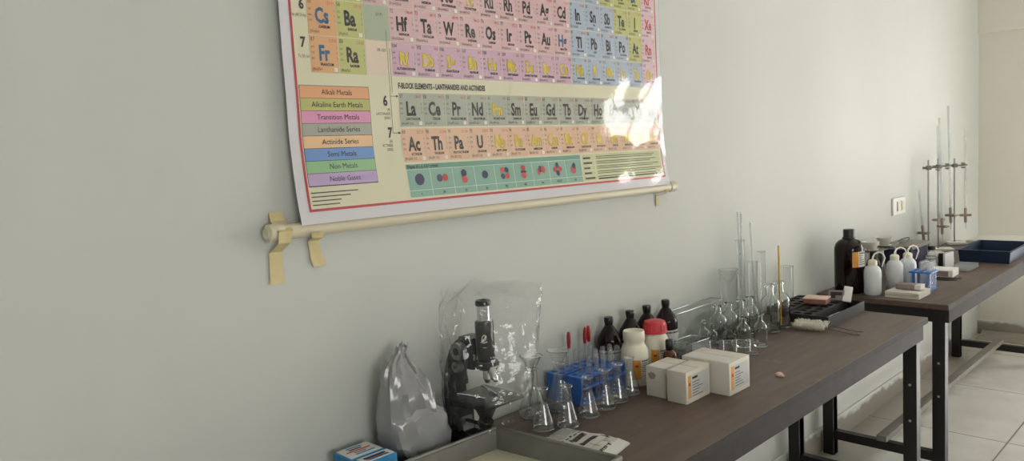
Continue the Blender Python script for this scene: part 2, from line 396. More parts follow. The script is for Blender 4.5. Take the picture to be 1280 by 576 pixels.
# swept-up cement dust lying along the far wall
mb = MB().m('dust'); n = 60; vs = []; fs = []
for i in range(n + 1):
    x = .03 + (2.0 - .03) * i / n
    w = .20 + .07 * noise.noise((x * 3, 0, 1)); h = .012 + .006 * noise.noise((x * 5, 2, 0))
    vs += [(x, RY1 - .016, .001), (x, RY1 - .02, h + .02), (x, RY1 - .05, h), (x, RY1 - .016 - w * .6, h * .5), (x, RY1 - .016 - w, .001)]
for i in range(n):
    for k in range(4): fs.append((i * 5 + k, (i + 1) * 5 + k, (i + 1) * 5 + k + 1, i * 5 + k + 1))
    fs.append((i * 5, i * 5 + 4, (i + 1) * 5 + 4, (i + 1) * 5))
o = mb.add(vs, fs).build('dust_heap'); o['kind'] = 'stuff'
tag(o, 'grey cement dust swept against the foot of the far wall', 'dust')

# ------------------------------------------------------------------ tables
def table(loc, label, y0, y1, ends, runner):
    t = thing('lab_table', label, 'table', loc)
    mb = MB().m('laminate').box(.014, .5475, y0, y1, .728, .75, .0015)
    top = mb.build('tabletop', t)
    MB().m('edge').box(.5476, .549, y0 + .002, y1 - .002, .7285, .7485).build('edge_band', t, smooth=None)
    e = MB().m('edge').box(.524, .546, y0 + .02, y1 - .045, .672, .7275, .002)
    e.m('edge').box(.03, .05, y0 + .02, y1 - .045, .672, .7275, .002)
    e.build('apron', t)
    for y in ends:
        for x, s in ((.05, 1), (.508, -1)):
            # angle-iron leg
            lg = MB().m('frame')
            lg.box(x - .024, x + .024, y - .024, y - .018, 0, .728); lg.box(x + s * .018 if s > 0 else x - .024, x + .024 if s > 0 else x - .018, y - .018, y + .024, 0, .728)
            lg.box(x - .024, x + .024, y - .018, y + .018, 0, .7278)
            leg = lg.build('leg', t, smooth=None)
            for z in (.36, .50):
                MB().m('bolt').lathe([(0, .003), (.004, .0025), (.0055, 0)], n=10).build('bolt', leg)
                b = COL.objects[-1] if False else leg.children[-1]
                b.location = (x, y - .0235, z); b.rotation_euler = (PI / 2, 0, 0)
        MB().m('frame').box(.075, .483, y - .018, y + .018, .075, .115, .002).build('crossbar', t, smooth=None)
        MB().m('frame').box(.075, .483, y - .02, y + .02, .67, .727, .002).build('rail', t, smooth=None)
    if runner: MB().m('runner').box(.262, .305, ends[0] - .03, ends[1] + .03, .116, .142, .003).build('footrest', t)
    return t
table((0, 0, 0), 'nearer dark brown topped lab table carrying the microscope and flasks', .45, 3.055, (.75, 3.0), False)
table((0, 0, 0), 'further dark brown topped lab table carrying the blue tray and burettes', 3.312, 5.40, (3.352, 5.34), True)

# ------------------------------------------------------------------ periodic table wall chart
CH0, CH1, CB, CT = .767, 2.118, 1.322, 2.31
def cx(y, z):
    t = max(0, (1.52 - z) / .2)
    x = .020 + .024 * min(1, t) ** 1.6
    w = .0013 * math.sin(y * 13 + z * 6) + .0005 * math.sin(y * 31 - z * 23 + 1) + .0003 * math.sin(z * 41 + y * 7)
    k = min(1, max(0, (y - 1.62) / .15)) * max(0, 1 - abs(z - 1.5) / .2)
    w += .0004 * k * math.sin(y * 24 + 1.3)
    return x + w * min(1, (z - CB) / .05 + .15)
def CP(y, z, off): return (cx(y, z) + off, y, z)
class Chart(MB):
    def rect(s, y0, y1, z0, z1, off, n=3, m=3):
        vs = [CP(y0 + (y1 - y0) * i / n, z0 + (z1 - z0) * j / m, off) for j in range(m + 1) for i in range(n + 1)]
        fs = [(j * (n + 1) + i, j * (n + 1) + i + 1, (j + 1) * (n + 1) + i + 1, (j + 1) * (n + 1) + i) for j in range(m) for i in range(n)]
        return s.add(vs, fs)
_tc = {}
fc = bpy.data.curves.new('lettering', 'FONT'); fo = bpy.data.objects.new('lettering', fc); COL.objects.link(fo)
fc.fill_mode = 'FRONT'; fc.resolution_u = 2
def glyphs(txt, bold):
    k = (txt, bold)
    if k not in _tc:
        fc.body = txt; fc.offset = .034 if bold else .0
        bpy.context.view_layer.update()
        dg = bpy.context.evaluated_depsgraph_get(); me = fo.evaluated_get(dg).to_mesh()
        vs = [v.co[:2] for v in me.vertices]; fs = [tuple(p.vertices) for p in me.polygons]
        fo.evaluated_get(dg).to_mesh_clear()
        _tc[k] = (vs, fs)
    return _tc[k]
def put(mb, txt, y, z, h, off=.0016, bold=False, cond=.8, align='c', wmax=None):
    """lettering on the chart: y centre (or left/right), z baseline, h cap height"""
    vs, fs = glyphs(txt, bold)
    if not vs: return
    x0 = min(v[0] for v in vs); x1 = max(v[0] for v in vs); sc = h / .69
    sx = sc * cond
    if wmax and (x1 - x0) * sx > wmax: sx = wmax / (x1 - x0)
    w = (x1 - x0) * sx
    o = y - w / 2 if align == 'c' else (y if align == 'l' else y - w)
    mb.add([CP(o + (v[0] - x0) * sx, z + v[1] * sc, off) for v in vs], fs)
def cm(name, rgb): M[name] = mat('ink_' + name, rgb, .5, var=.015, scale=8); return name
cm('c_cream', (226, 220, 190)); cm('c_margin', (222, 218, 224)); cm('c_red', (190, 44, 62)); cm('c_orange', (226, 172, 122)); cm('c_olive', (196, 196, 124))
cm('c_pink', (226, 186, 190)); cm('c_mauve', (214, 176, 196)); cm('c_blue', (176, 190, 210)); cm('c_lan', (176, 180, 164)); cm('c_act', (232, 190, 160)); cm('c_noble', (232, 196, 210))
cm('c_lgreen', (176, 186, 160)); cm('c_lpink', (232, 212, 192)); cm('c_teal', (134, 178, 160)); cm('c_tealdk', (112, 160, 142)); cm('c_black', (34, 32, 34)); cm('c_blueink', (26, 96, 140)); cm('c_yellow', (232, 206, 44))
cm('c_outline', (120, 100, 52)); cm('c_redink', (206, 74, 66)); cm('c_white', (240, 236, 228)); cm('l_or', (230, 166, 118)); cm('l_ol', (190, 186, 110)); cm('l_pk', (226, 150, 190)); cm('l_gy', (172, 172, 158)); cm('l_pe', (240, 196, 150)); cm('l_bl', (110, 152, 214)); cm('l_gr', (150, 196, 146)); cm('l_vi', (194, 166, 210)); cm('c_green', (206, 208, 160)); cm('orb_d', (52, 44, 88)); cm('orb_r', (206, 60, 66))
chart = thing('wall_chart', 'large laminated periodic table chart with red border hanging on the wall', 'wall chart')
sheet = Chart(); sheet.m('c_margin').rect(CH0, CH1, CB, CT, 0, 120, 90)
sheet.m('c_cream').rect(.7945, 2.094, 1.3525, 2.285, .0006, 110, 80)
for (a, b, c, d) in ((.789, 2.099, 1.347, 1.3525), (.789, .7945, 1.3525, 2.285), (2.094, 2.099, 1.3525, 2.285), (.789, 2.099, 2.285, 2.29)):
    sheet.m('c_red').rect(a, b, c, d, .0007, 60 if b - a > .1 else 1, 60 if d - c > .1 else 1)
EL = """H Hydrogen 1 1 1 1.008;He Helium 2 18 1 4.003;Li Lithium 3 1 2 6.941;Be Beryllium 4 2 2 9.012;B Boron 5 13 2 10.81;C Carbon 6 14 2 12.011;N Nitrogen 7 15 2 14.007;O Oxygen 8 16 2 15.999;F Fluorine 9 17 2 18.998;Ne Neon 10 18 2 20.18;Na Sodium 11 1 3 22.99;Mg Magnesium 12 2 3 24.305;Al Aluminium 13 13 3 26.982;Si Silicon 14 14 3 28.086;P Phosphorus 15 15 3 30.974;S Sulphur 16 16 3 32.06;Cl Chlorine 17 17 3 35.453;Ar Argon 18 18 3 39.948;K Potassium 19 1 4 39.098;Ca Calcium 20 2 4 40.08;Sc Scandium 21 3 4 44.956;Ti Titanium 22 4 4 47.88;V Vanadium 23 5 4 50.942;Cr Chromium 24 6 4 51.996;Mn Manganese 25 7 4 54.938;Fe Iron 26 8 4 55.847;Co Cobalt 27 9 4 58.933;Ni Nickel 28 10 4 58.69;Cu Copper 29 11 4 63.546;Zn Zinc 30 12 4 65.39;Ga Gallium 31 13 4 69.72;Ge Germanium 32 14 4 72.59;As Arsenic 33 15 4 74.922;Se Selenium 34 16 4 78.96;Br Bromine 35 17 4 79.904;Kr Krypton 36 18 4 83.80;Rb Rubidium 37 1 5 85.468;Sr Strontium 38 2 5 87.62;Y Yttrium 39 3 5 88.906;Zr Zirconium 40 4 5 91.224;Nb Niobium 41 5 5 92.906;Mo Molybdenum 42 6 5 95.94;Tc Technetium 43 7 5 98;Ru Ruthenium 44 8 5 101.07;Rh Rhodium 45 9 5 102.91;Pd Palladium 46 10 5 106.42;Ag Silver 47 11 5 107.87;Cd Cadmium 48 12 5 112.41;In Indium 49 13 5 114.82;Sn Tin 50 14 5 118.71;Sb Antimony 51 15 5 121.75;Te Tellurium 52 16 5 127.60;I Iodine 53 17 5 126.91;Xe Xenon 54 18 5 131.29;Cs Caesium 55 1 6 132.91;Ba Barium 56 2 6 137.33;Hf Hafnium 72 4 6 178.49;Ta Tantalum 73 5 6 180.95;W Tungsten 74 6 6 183.85;Re Rhenium 75 7 6 186.21;Os Osmium 76 8 6 190.2;Ir Iridium 77 9 6 192.22;Pt Platinum 78 10 6 195.08;Au Gold 79 11 6 196.97;Hg Mercury 80 12 6 200.59;Tl Thallium 81 13 6 204.38;Pb Lead 82 14 6 207.2;Bi Bismuth 83 15 6 208.98;Po Polonium 84 16 6 209;At Astatine 85 17 6 210;Rn Radon 86 18 6 222;Fr Francium 87 1 7 223.02;Ra Radium 88 2 7 226.03;Rf Rutherfordium 104 4 7 261;Db Dubnium 105 5 7 262;Sg Seaborgium 106 6 7 263;Bh Bohrium 107 7 7 262;Hs Hassium 108 8 7 265;Mt Meitnerium 109 9 7 266;Ds Darmstadtium 110 10 7 271;Rg Roentgenium 111 11 7 272;Cn Copernicium 112 12 7 285;Nh Nihonium 113 13 7 286;Fl Flerovium 114 14 7 289;Mc Moscovium 115 15 7 289;Lv Livermorium 116 16 7 293;Ts Tennessine 117 17 7 294;Og Oganesson 118 18 7 294"""
LA = "La Lanthanum 138.91;Ce Cerium 140.12;Pr Praseodymium 140.91;Nd Neodymium 144.24;Pm Promethium 145;Sm Samarium 150.36;Eu Europium 151.96;Gd Gadolinium 157.25;Tb Terbium 158.93;Dy Dysprosium 162.50;Ho Holmium 164.93;Er Erbium 167.26;Tm Thulium 168.93;Yb Ytterbium 173.04;Lu Lutetium 174.97"
AC = "Ac Actinium 227.03;Th Thorium 232.04;Pa Protactinium 231.04;U Uranium 238.03;Np Neptunium 237.05;Pu Plutonium 244;Am Americium 243;Cm Curium 247;Bk Berkelium 247;Cf Californium 251;Es Einsteinium 252;Fm Fermium 257;Md Mendelevium 258;No Nobelium 259;Lr Lawrencium 260"
CORE = {1: '', 2: '(He)', 3: '(Ne)', 4: '(Ar)', 5: '(Kr)', 6: '(Xe)', 7: '(Rn)'}
CW, RH = .0700, .0785
def cell(sym, nm, num, mass, y0, z0, w, h, fill, ink, cfg, small=True):
    sheet.m(fill).rect(y0 + .0008, y0 + w - .0008, z0 + .0008, z0 + h - .0008, .0012)
    yc = y0 + w * .5
    if ink == 'c_yellow':
        sheet.m('c_outline'); put(sheet, sym, yc + .0006, z0 + h * .342, h * .375, .0018, True, .68, wmax=w * .70)
        sheet.m('c_yellow'); put(sheet, sym, yc - .0003, z0 + h * .350, h * .36, .0023, True, .66, wmax=w * .67)
    else:
        sheet.m(ink); put(sheet, sym, yc, z0 + h * .345, h * .39, .0020, True, .68, wmax=w * .72)
    sheet.m('c_black'); put(sheet, nm.upper(), yc + w * .06, z0 + h * .20, h * .072, .0020, True, .8, wmax=w * .74)
    put(sheet, str(num), y0 + w * .05, z0 + h * .84, h * .105, .0020, False, .8, 'l')
    put(sheet, cfg, y0 + w * .06, z0 + h * .07, h * .075, .0020, False, .85, 'l', wmax=w * .62)
    sheet.m('c_redink'); put(sheet, str(mass), y0 + w * .95, z0 + h * .845, h * .085, .0020, False, .8, 'r')
    sheet.m('c_black')
    for i in range(3):       # the columns of small figures at both sides of the symbol
        put(sheet, str((num * 37 + i * 131) % 900 + 100), y0 + w * .05, z0 + h * (.66 - i * .15), h * .055, .0020, False, .8, 'l')
        put(sheet, str((num * 13 + i * 7) % 9 + 1), y0 + w * .95, z0 + h * (.66 - i * .14), h * .055, .0020, False, .8, 'r')
    if num % 3 != 1: sheet.m('c_white').rect(y0 + w * .80, y0 + w * .93, z0 + h * .05, z0 + h * .16, .0018, 1, 1)
for e in EL.split(';'):
    sym, nm, num, g, p, mass = e.split(); num, g, p = int(num), int(g), int(p)
    y0 = .829 + (g - 1) * CW; z0 = 1.6375 + (7 - p) * RH
    if g == 1: fill, ink = ('c_orange', 'c_blueink' if p > 5 else 'c_black')
    elif g == 2: fill, ink = 'c_olive', 'c_black'
    elif g <= 12: fill, ink = ('c_mauve' if p == 7 else 'c_pink'), 'c_black'
    elif g == 18: fill, ink = 'c_noble', 'c_redink'
    elif sym in ('B', 'C', 'N', 'O', 'F', 'Si', 'P', 'S', 'Cl', 'As', 'Se', 'Br', 'Te', 'I', 'At'): fill, ink = 'c_olive', 'c_black'
    else: fill, ink = 'c_blue', 'c_black'
    if sym in ('Hg', 'Br'): ink = 'c_blueink'
    if num >= 104 or sym == 'Tc': ink = 'c_yellow'
    n = max(p, 1); cfg = CORE[p] + ('%ds%d' % (p, min(g, 2)) if g < 3 else ('%dd%d%ds2' % (p - 1, g - 2, p) if g < 13 else '%ds2%dp%d' % (p, p, g - 12)))
    cell(sym, nm, num, mass, y0, z0, CW, RH, fill, ink, cfg)
sheet.m('c_lgreen').rect(.9698, 1.0382, 1.7168, 1.7942, .0012); sheet.m('c_lpink').rect(.9698, 1.0382, 1.6383, 1.7152, .0012)
sheet.m('c_black'); put(sheet, '57-71', 1.012, 1.771, .007); put(sheet, '89-103', 1.012, 1.692, .007)
for i, (row, z0, fill, base, core) in enumerate(((LA, 1.522, 'c_lan', 57, '(Xe)'), (AC, 1.4395, 'c_act', 89, '(Rn)'))):
    for k, e in enumerate(row.split(';')):
        sym, nm, mass = e.split()
        ink = 'c_yellow' if (sym == 'Pm' or (i == 1 and k > 3)) else 'c_black'
        cell(sym, nm, base + k, mass, 1.05 + k * .0694, z0, .0694, .0795, fill, ink, core + '%df%d %ds2' % (4 + i, k, 6 + i))
sheet.m('c_black')
put(sheet, 'F-BLOCK ELEMENTS - LANTHANIDES AND ACTINIDES', 1.052, 1.611, .0125, .0018, True, .62, 'l', wmax=.365)
put(sheet, '6', .818, 1.768, .02, .0018, True, .8); put(sheet, '7', .815, 1.690, .02, .0018, True, .8)
put(sheet, '6s (4f) 5d 6p', .8265, 1.752, .0065, .0018, False, .7, 'r', wmax=.031); put(sheet, '7s (5f) 6d', .8265, 1.668, .0065, .0018, False, .7, 'r', wmax=.031)
put(sheet, '6', 1.012, 1.571, .022, .0018, True, .75); put(sheet, '7', 1.020, 1.499, .022, .0018, True, .75)
for z, l3 in ((1.571, ('(4f)', 'LANTHANIDE', 'SERIES')), (1.499, ('(5f)', 'ACTINIDE', 'SERIES'))):
    for i, t in enumerate(l3): put(sheet, t, 1.024, z - .012 - i * .0095, .0062, .0018, False, .72, 'r')
sheet.rect(1.0275, 1.0285, 1.508, 1.74, .0016, 1, 12); sheet.rect(1.0335, 1.0345, 1.60, 1.70, .0016, 1, 12)
for z in (1.592, 1.508):
    sheet.rect(1.0285, 1.044, z, z + .0012, .0016, 1, 1)
    sheet.add([CP(1.044, z - .003, .0017), CP(1.050, z + .0006, .0017), CP(1.044, z + .004, .0017)], [(0, 1, 2)])
# colour key
KEY = [('Alkali Metals', 'l_or'), ('Alkaline Earth Metals', 'l_ol'), ('Transition Metals', 'l_pk'), ('Lanthanide Series', 'l_gy'), ('Actinide Series', 'l_pe'), ('Semi Metals', 'l_bl'), ('Non Metals', 'l_gr'), ('Noble Gases', 'l_vi')]
sheet.m('c_black').rect(.7965, .9695, 1.3985, 1.6115, .0011, 8, 10)
for i, (t, k) in enumerate(KEY):
    z1 = 1.6105 - i * .02635
    sheet.m(k).rect(.7975, .9685, z1 - .0254, z1, .0015, 6, 2)
    sheet.m('c_black'); put(sheet, t, .886, z1 - .0180, .0112, .0021, False, .92, wmax=.164)
# orbital shapes strip
sheet.m('c_teal').rect(1.052, 1.680, 1.3575, 1.4345, .0011, 40, 5)
sheet.m('c_tealdk').rect(1.052, 1.680, 1.4225, 1.4345, .0014, 40, 1)
sheet.m('c_black'); put(sheet, 'Shapes of s, p, d & f orbitals :', 1.055, 1.4255, .0072, .0019, True, .8, 'l')
sheet.m('c_white')
for i in range(10): sheet.rect(1.052 + i * .0698 - .0006, 1.052 + i * .0698 + .0006, 1.3575, 1.4225, .0015, 1, 5)
sheet.rect(1.052, 1.680, 1.3725, 1.3735, .0015, 40, 1); sheet.rect(1.052, 1.680, 1.4215, 1.4225, .0016, 40, 1)
def disc(y, z, ry, rz, key, rot=0, off=.0020):
    n = 18; c, s_ = math.cos(rot), math.sin(rot)
    pts = [(ry * math.cos(2 * PI * i / n), rz * math.sin(2 * PI * i / n)) for i in range(n)]
    sheet.m(key).add([CP(y + a * c - b * s_, z + a * s_ + b * c, off) for a, b in pts], [tuple(range(n))])
ORB = [[('orb_d', 0, 0, .014, .014, 0)], [('orb_d', -.008, 0, .009, .009, 0), ('orb_r', .009, 0, .009, .009, 0)], [('orb_d', 0, .008, .009, .009, 0), ('orb_r', 0, -.008, .009, .009, 0)],
       [('orb_d', 0, 0, .010, .010, 0)], [('orb_r', -.008, .008, .008, .007, .8), ('orb_d', .008, .008, .008, .007, -.8), ('orb_d', -.008, -.008, .008, .007, -.8), ('orb_r', .008, -.008, .008, .007, .8)],
       [('orb_r', 0, .010, .009, .008, 0), ('orb_d', 0, 0, .011, .004, 0), ('orb_r', 0, -.010, .009, .008, 0)], [('orb_r', -.009, -.003, .007, .009, 0), ('orb_d', -.003, .004, .007, .009, 0), ('orb_r', .009, .002, .008, .010, 0)],
       [('orb_d', 0, .011, .007, .008, 0), ('orb_r', -.010, 0, .008, .007, 0), ('orb_r', .010, 0, .008, .007, 0), ('orb_d', 0, -.011, .007, .008, 0)], [('orb_r', -.002, -.004, .011, .012, 0), ('orb_d', .002, .006, .007, .009, 0)]]
for i, ob in enumerate(ORB):
    yc = 1.052 + (i + .5) * .0698
    for j, (k, dy, dz, ry, rz, ro) in enumerate(ob): disc(yc + dy, 1.3985 + dz, ry, rz, k, ro, .0020 + j * .0002)
    sheet.m('c_black'); put(sheet, ('s', 'px', 'py', 'pz', 'dxy', 'dz2', 'dxz', 'dx2-y2', 'dyz')[i], yc, 1.3625, .0065, .0021, True)
# panel of small print at the lower right
sheet.m('c_green').rect(1.688, 2.085, 1.3575, 1.4345, .0011, 24, 5)
sheet.m('c_white').rect(1.744, 1.7455, 1.3575, 1.4345, .0015, 1, 5)
rr = random.Random(3)
for i in range(5):
    z = 1.4215 - i * .0148
    sheet.m('c_white').rect(1.688, 2.085, z - .0050, z - .0042, .0015, 24, 1)
    sheet.m('c_black').rect(1.692, 1.692 + rr.uniform(.028, .048), z, z + .005, .0017, 2, 1)
    for j in range(2):
        sheet.rect(1.752, 2.02 + rr.uniform(0, .06), z + .005 - j * .0055, z + .0068 - j * .0055, .0017, 14, 1)
sheet.m('c_black').rect(1.752, 2.08, 1.3595, 1.3635, .0017, 14, 1)
for i in range(4):
    sheet.m('c_black').rect(.7985, .7985 + (.115, .095, .07, .065)[i], 1.385 - i * .0085, 1.3872 - i * .0085, .0016, 6, 1)
sheet.build('sheet', chart, smooth=60, recalc=False)
fl = Chart(); fl.m('lamfilm').rect(CH0, CH1, CB, CT, .0036, 200, 150); fl.build('laminate_film', chart, smooth=180, recalc=False)
# the two rollers of the chart
for zz in (1.312, 2.315):
    rod = MB().m('pvc'); rod.cyl((.026, .715, zz), (.026, 2.140, zz), .0155, n=20)
    r_ = rod.build('rod', chart)
    for y, d in ((.700, 1), (2.132, 1)):
        e = MB().m('pvc'); e.cyl((.026, y, zz), (.026, y + .030, zz), .0185, n=20); e.cyl((.026, y - .006, zz), (.026, y, zz), .011, .0185, n=20); e.build('end_cap', r_)
bpy.data.objects.remove(fo)
def tape(label, pts, w):
    """pts: (x,y,z) centre line; width along y"""
    mb = MB().m('tape'); vs = []; fs = []; n = 6; K = []
    for a, b in zip(pts, pts[1:]):
        for i in range(n): K.append(V(a).lerp(V(b), i / n))
    K.append(V(pts[-1]))
    for off in (0, .0012):
        for i, p in enumerate(K):
            j = .0016 * noise.noise((p.z * 60, p.y * 9, off)); ww = w * (1 + .18 * noise.noise((p.z * 40, p.y * 20, 3)))
            for s_ in (-1, 0, 1): vs.append((p.x + off + abs(j) * (s_ != 0) + .0004, p.y + s_ * ww / 2 + j, p.z))
    L_ = len(K)
    for b in (0, 1):
        for i in range(L_ - 1):
            for s_ in (0, 1):
                q = b * L_ * 3; f = (q + i * 3 + s_, q + i * 3 + s_ + 1, q + (i + 1) * 3 + s_ + 1, q + (i + 1) * 3 + s_); fs.append(f)
    o = mb.add(vs, fs).build('masking_tape', smooth=None); return tag(o, label, 'tape', 'tape holding the chart roller')
tape('beige tape holding the left end of the chart roller, its tail hanging longest', [(.002, .731, 1.352), (.010, .730, 1.335), (.0475, .727, 1.315), (.040, .725, 1.290), (.002, .724, 1.27), (.002, .722, 1.204)], .030)
tape('short curled beige tape under the chart roller, second from the left', [(.044, .800, 1.305), (.036, .805, 1.292), (.003, .812, 1.284), (.003, .815, 1.255), (.004, .822, 1.228)], .028)
tape('thin beige tape under the right end of the chart roller', [(.043, 2.102, 1.305), (.034, 2.102, 1.292), (.002, 2.102, 1.284), (.002, 2.100, 1.250)], .018)

# switch plate on the wall
sp = thing('switch_plate', 'white electrical switch plate on the wall beyond the chart', 'switch', (0, 4.41, 1.056))
mb = MB().m('white').box(.0, .012, -.095, .095, -.046, .046, .004); mb.build('plate', sp)
for y in (-.015, .048):
    MB().m('ivory').box(.0121, .018, y - .024, y + .024, -.026, .026, .003).build('rocker', sp)
    MB().m('black').box(.0121, .0126, y - .031, y - .0245, -.028, .028).build('slot', sp)

# ------------------------------------------------------------------ near table: cartons, bag, microscope
def carton_blue(loc, sx, sy, h, label):
    t = thing('carton', label, 'box', loc)
    MB().m('bluecard').box(0, sx, 0, sy, 0, h, .002).build('body', t)
    mb = MB().m('labelw').box(.004, sx - .004, .006, sy - .004, h, h + .0008)
    mb.build('top_panel', t, smooth=None)
    mb = MB(); r = random.Random(h * 1000 + sx * 77)
    for i in range(5):
        mb.m(('bluecard', 'ink', 'redink', 'slab', 'bluecard')[i]).box(.010 + i * (sx - .02) / 5, .010 + i * (sx - .02) / 5 + .005, .014 + r.uniform(0, .015), sy - .012 - r.uniform(0, .02), h + .0008, h + .0012)
    mb.build('print', t, smooth=None); return t
carton_blue((.034, .800, TZ), .068, .088, .074, 'small blue and white carton on near table, touching the wall')
carton_blue((.104, .806, TZ), .038, .086, .073, 'small blue and white carton wedged between its twin and the steel tray')

def crumple(nu, nv, f, name, key, parent=None, close=True):
    vs = []; fs = []
    for j in range(nv + 1):
        for i in range(nu): vs.append(f(i / nu, j / nv))
    for j in range(nv):
        for i in range(nu): k = (i + 1) % nu; fs.append((j * nu + i, j * nu + k, (j + 1) * nu + k, (j + 1) * nu + i))
    if close: fs.append(tuple(range(nu - 1, -1, -1)))
    mb = MB().m(key).add(vs, fs); return mb
# grey polythene bag
prof = [(.75, .955, 1.066, .045), (.765, .940, 1.078, .054), (.80, .912, 1.082, .058), (.84, .902, 1.078, .057), (.868, .900, 1.070, .054), (.880, .902, 1.052, .050), (.93, .910, 1.030, .042), (.975, .916, 1.002, .034), (1.0, .934, .984, .020), (1.012, .956, .978, .010), (1.03, .962, .988, .011)]
def gb(u, v):
    t = v * (len(prof) - 1); k = min(int(t), len(prof) - 2); q = t - k; a, b = prof[k], prof[k + 1]
    z, y0, y1, hx = [a[i] + (b[i] - a[i]) * q for i in range(4)]
    th = 2 * PI * u; c, s_ = math.cos(th), math.sin(th)
    e = .75; px = math.copysign(abs(c) ** e, c); py = math.copysign(abs(s_) ** e, s_)
    w = noise.noise((c * 2.2, s_ * 2.2 + z * 3, z * 9)); w2 = abs(noise.noise((c * 5 + 3, s_ * 5, z * 22)))
    k = 1 + .30 * w - .42 * w2
    if z < .753: k = 1
    zz = z + (.012 * noise.noise((c * 3, s_ * 3, z * 12)) if .76 < z else 0)
    return (max(.008, .072 + px * hx * k), (y0 + y1) / 2 + py * (y1 - y0) / 2 * (1 + (k - 1) * .35), zz)
o = crumple(30, 22, gb, 'plastic_bag', 'greybag').build('plastic_bag', smooth=24)
tag(o, 'crumpled grey polythene bag knotted at its top, beside the microscope', 'bag')

# microscope (faces the room, +x)
SX, SY = 0.0, 1.157
sc = thing('microscope', 'black monocular microscope with chrome eyepiece standing by the wall', 'microscope', (SX, SY, TZ))
mb = MB().m('scope')
mb.prism([(.012, -.050), (.128, -.058), (.134, -.050), (.134, -.020), (.075, -.016), (.075, .016), (.134, .020), (.134, .050), (.128, .058), (.012, .050)], 'z', 0, .028)
mb.build('base', sc)
mb = MB().m('scope'); mb.prism([(.016, -.026), (.064, -.026), (.064, .026), (.016, .026)], 'z', .028, .085); mb.build('pillar', sc)
arm = [(.008, .028), (.072, .028), (.058, .085), (.052, .112), (.050, .150), (.055, .178), (.070, .196), (.118, .200), (.118, .266), (.096, .268), (.080, .264), (.058, .250), (.036, .226), (.018, .190), (.007, .150), (.005, .105)]
MB().m('scope').prism(arm, 'y', -.017, .017).build('arm', sc)
mb = MB().m('scope'); mb.box(.078, .128, -.024, .024, .190, .268, .006); mb.build('focus_block', sc)
for (x, z, r) in ((.090, .235, .021), (.084, .196, .013)):
    for s_ in (-1, 1):
        k = MB().m('greymetal'); k.cyl((x, s_ * .024, z), (x, s_ * .042, z), r, n=26); k.m('scope').cyl((x, s_ * .042, z), (x, s_ * .044, z), r * .42, n=18)
        k.build('focus_knob' if r > .02 else 'fine_focus_knob', sc)
TX = .150
mb = MB().m('scope'); mb.lathe([(0, .214), (.0215, .214), (.0215, .222), (.0225, .224), (.0225, .303), (.0215, .309), (.0165, .311), (.0165, .300)], (TX, 0), 36); bt = mb.build('body_tube', sc)
mb = MB().m('white'); r = random.Random(5)
def on_tube(a, z): return (TX + .0229 * math.cos(a), .0229 * math.sin(a), z)
A0 = math.radians(-50)
mb.tube([on_tube(A0 + .5 * math.cos(t) * .55 * (1 - t / 14) + t * .028 - .05, .272 + .0085 * math.sin(t * 1.3) * (1 - .05 * t)) for t in [i * .35 for i in range(26)]], .0009, 5)
mb.tube([on_tube(A0 - .35 + i * .08, .262 + .0015 * math.sin(i)) for i in range(10)], .0008, 5)
for i in range(4): mb.tube([on_tube(A0 - .1 + i * .10, .250), on_tube(A0 - .05 + i * .10, .250)], .0009, 5)
mb.build('maker_script', bt)
mb = MB().m('chrome'); mb.lathe([(.0155, .300), (.0155, .348)], (TX, 0), 32); ep = mb.build('draw_tube', sc)
mb = MB().m('scope'); mb.lathe([(.0160, .346), (.0185, .347), (.0185, .355), (.0165, .359), (.009, .359), (.007, .356), (0, .356)], (TX, 0), 32); mb.build('eyepiece', sc)
mb = MB().m('scope'); mb.lathe([(0, .196), (.026, .196), (.030, .200), (.030, .207), (.024, .214), (0, .214)], (TX + .004, 0), 30); mb.build('nosepiece', sc)
for (p, q, l) in (((TX, 0, .199), (TX, 0, .160), 0), ((TX + .022, -.006, .203), (TX + .048, -.016, .176), 1)):
    ob = MB().m('chrome'); a, b = V(p), V(q); ob.cyl(a, a.lerp(b, .75), .0100, n=20); ob.cyl(a.lerp(b, .75), b, .0088, .0050, n=20); ob.build('objective', sc)
MB().m('scope').box(.066, .206, -.064, .064, .116, .125, .002).build('stage', sc)
MB().m('scope').box(.040, .090, -.022, .022, .090, .116, .002).build('stage_bracket', sc)
for s_ in (-1, 1):
    MB().m('chrome').tube([(.085, s_ * .040, .127), (.085, s_ * .040, .131), (.11, s_ * .032, .130), (.16, s_ * .018, .1275)], .0028, 6).build('stage_clip', sc)
mb = MB().m('scope'); mb.lathe([(0, .070), (.014, .070), (.026, .095), (.030, .116), (0, .116)], (TX - .012, 0), 24); mb.build('condenser', sc)
mr = MB().m('scope'); mr.cyl((TX - .02, 0, .052), (TX - .012, 0, .066), .018, n=26); mr.m('chrome').cyl((TX - .012, 0, .066), (TX - .0115, 0, .067), .015, n=26); mr.m('scope').cyl((.06, 0, .05), (TX - .02, 0, .052), .005); mr.build('mirror', sc)
MB().m('scope').tube([(.108, -.026, .215), (.108, -.030, .185), (.108, -.030, .165), (.108, -.030, .158)], [.003, .003, .006, .004], 8).build('lever', sc)

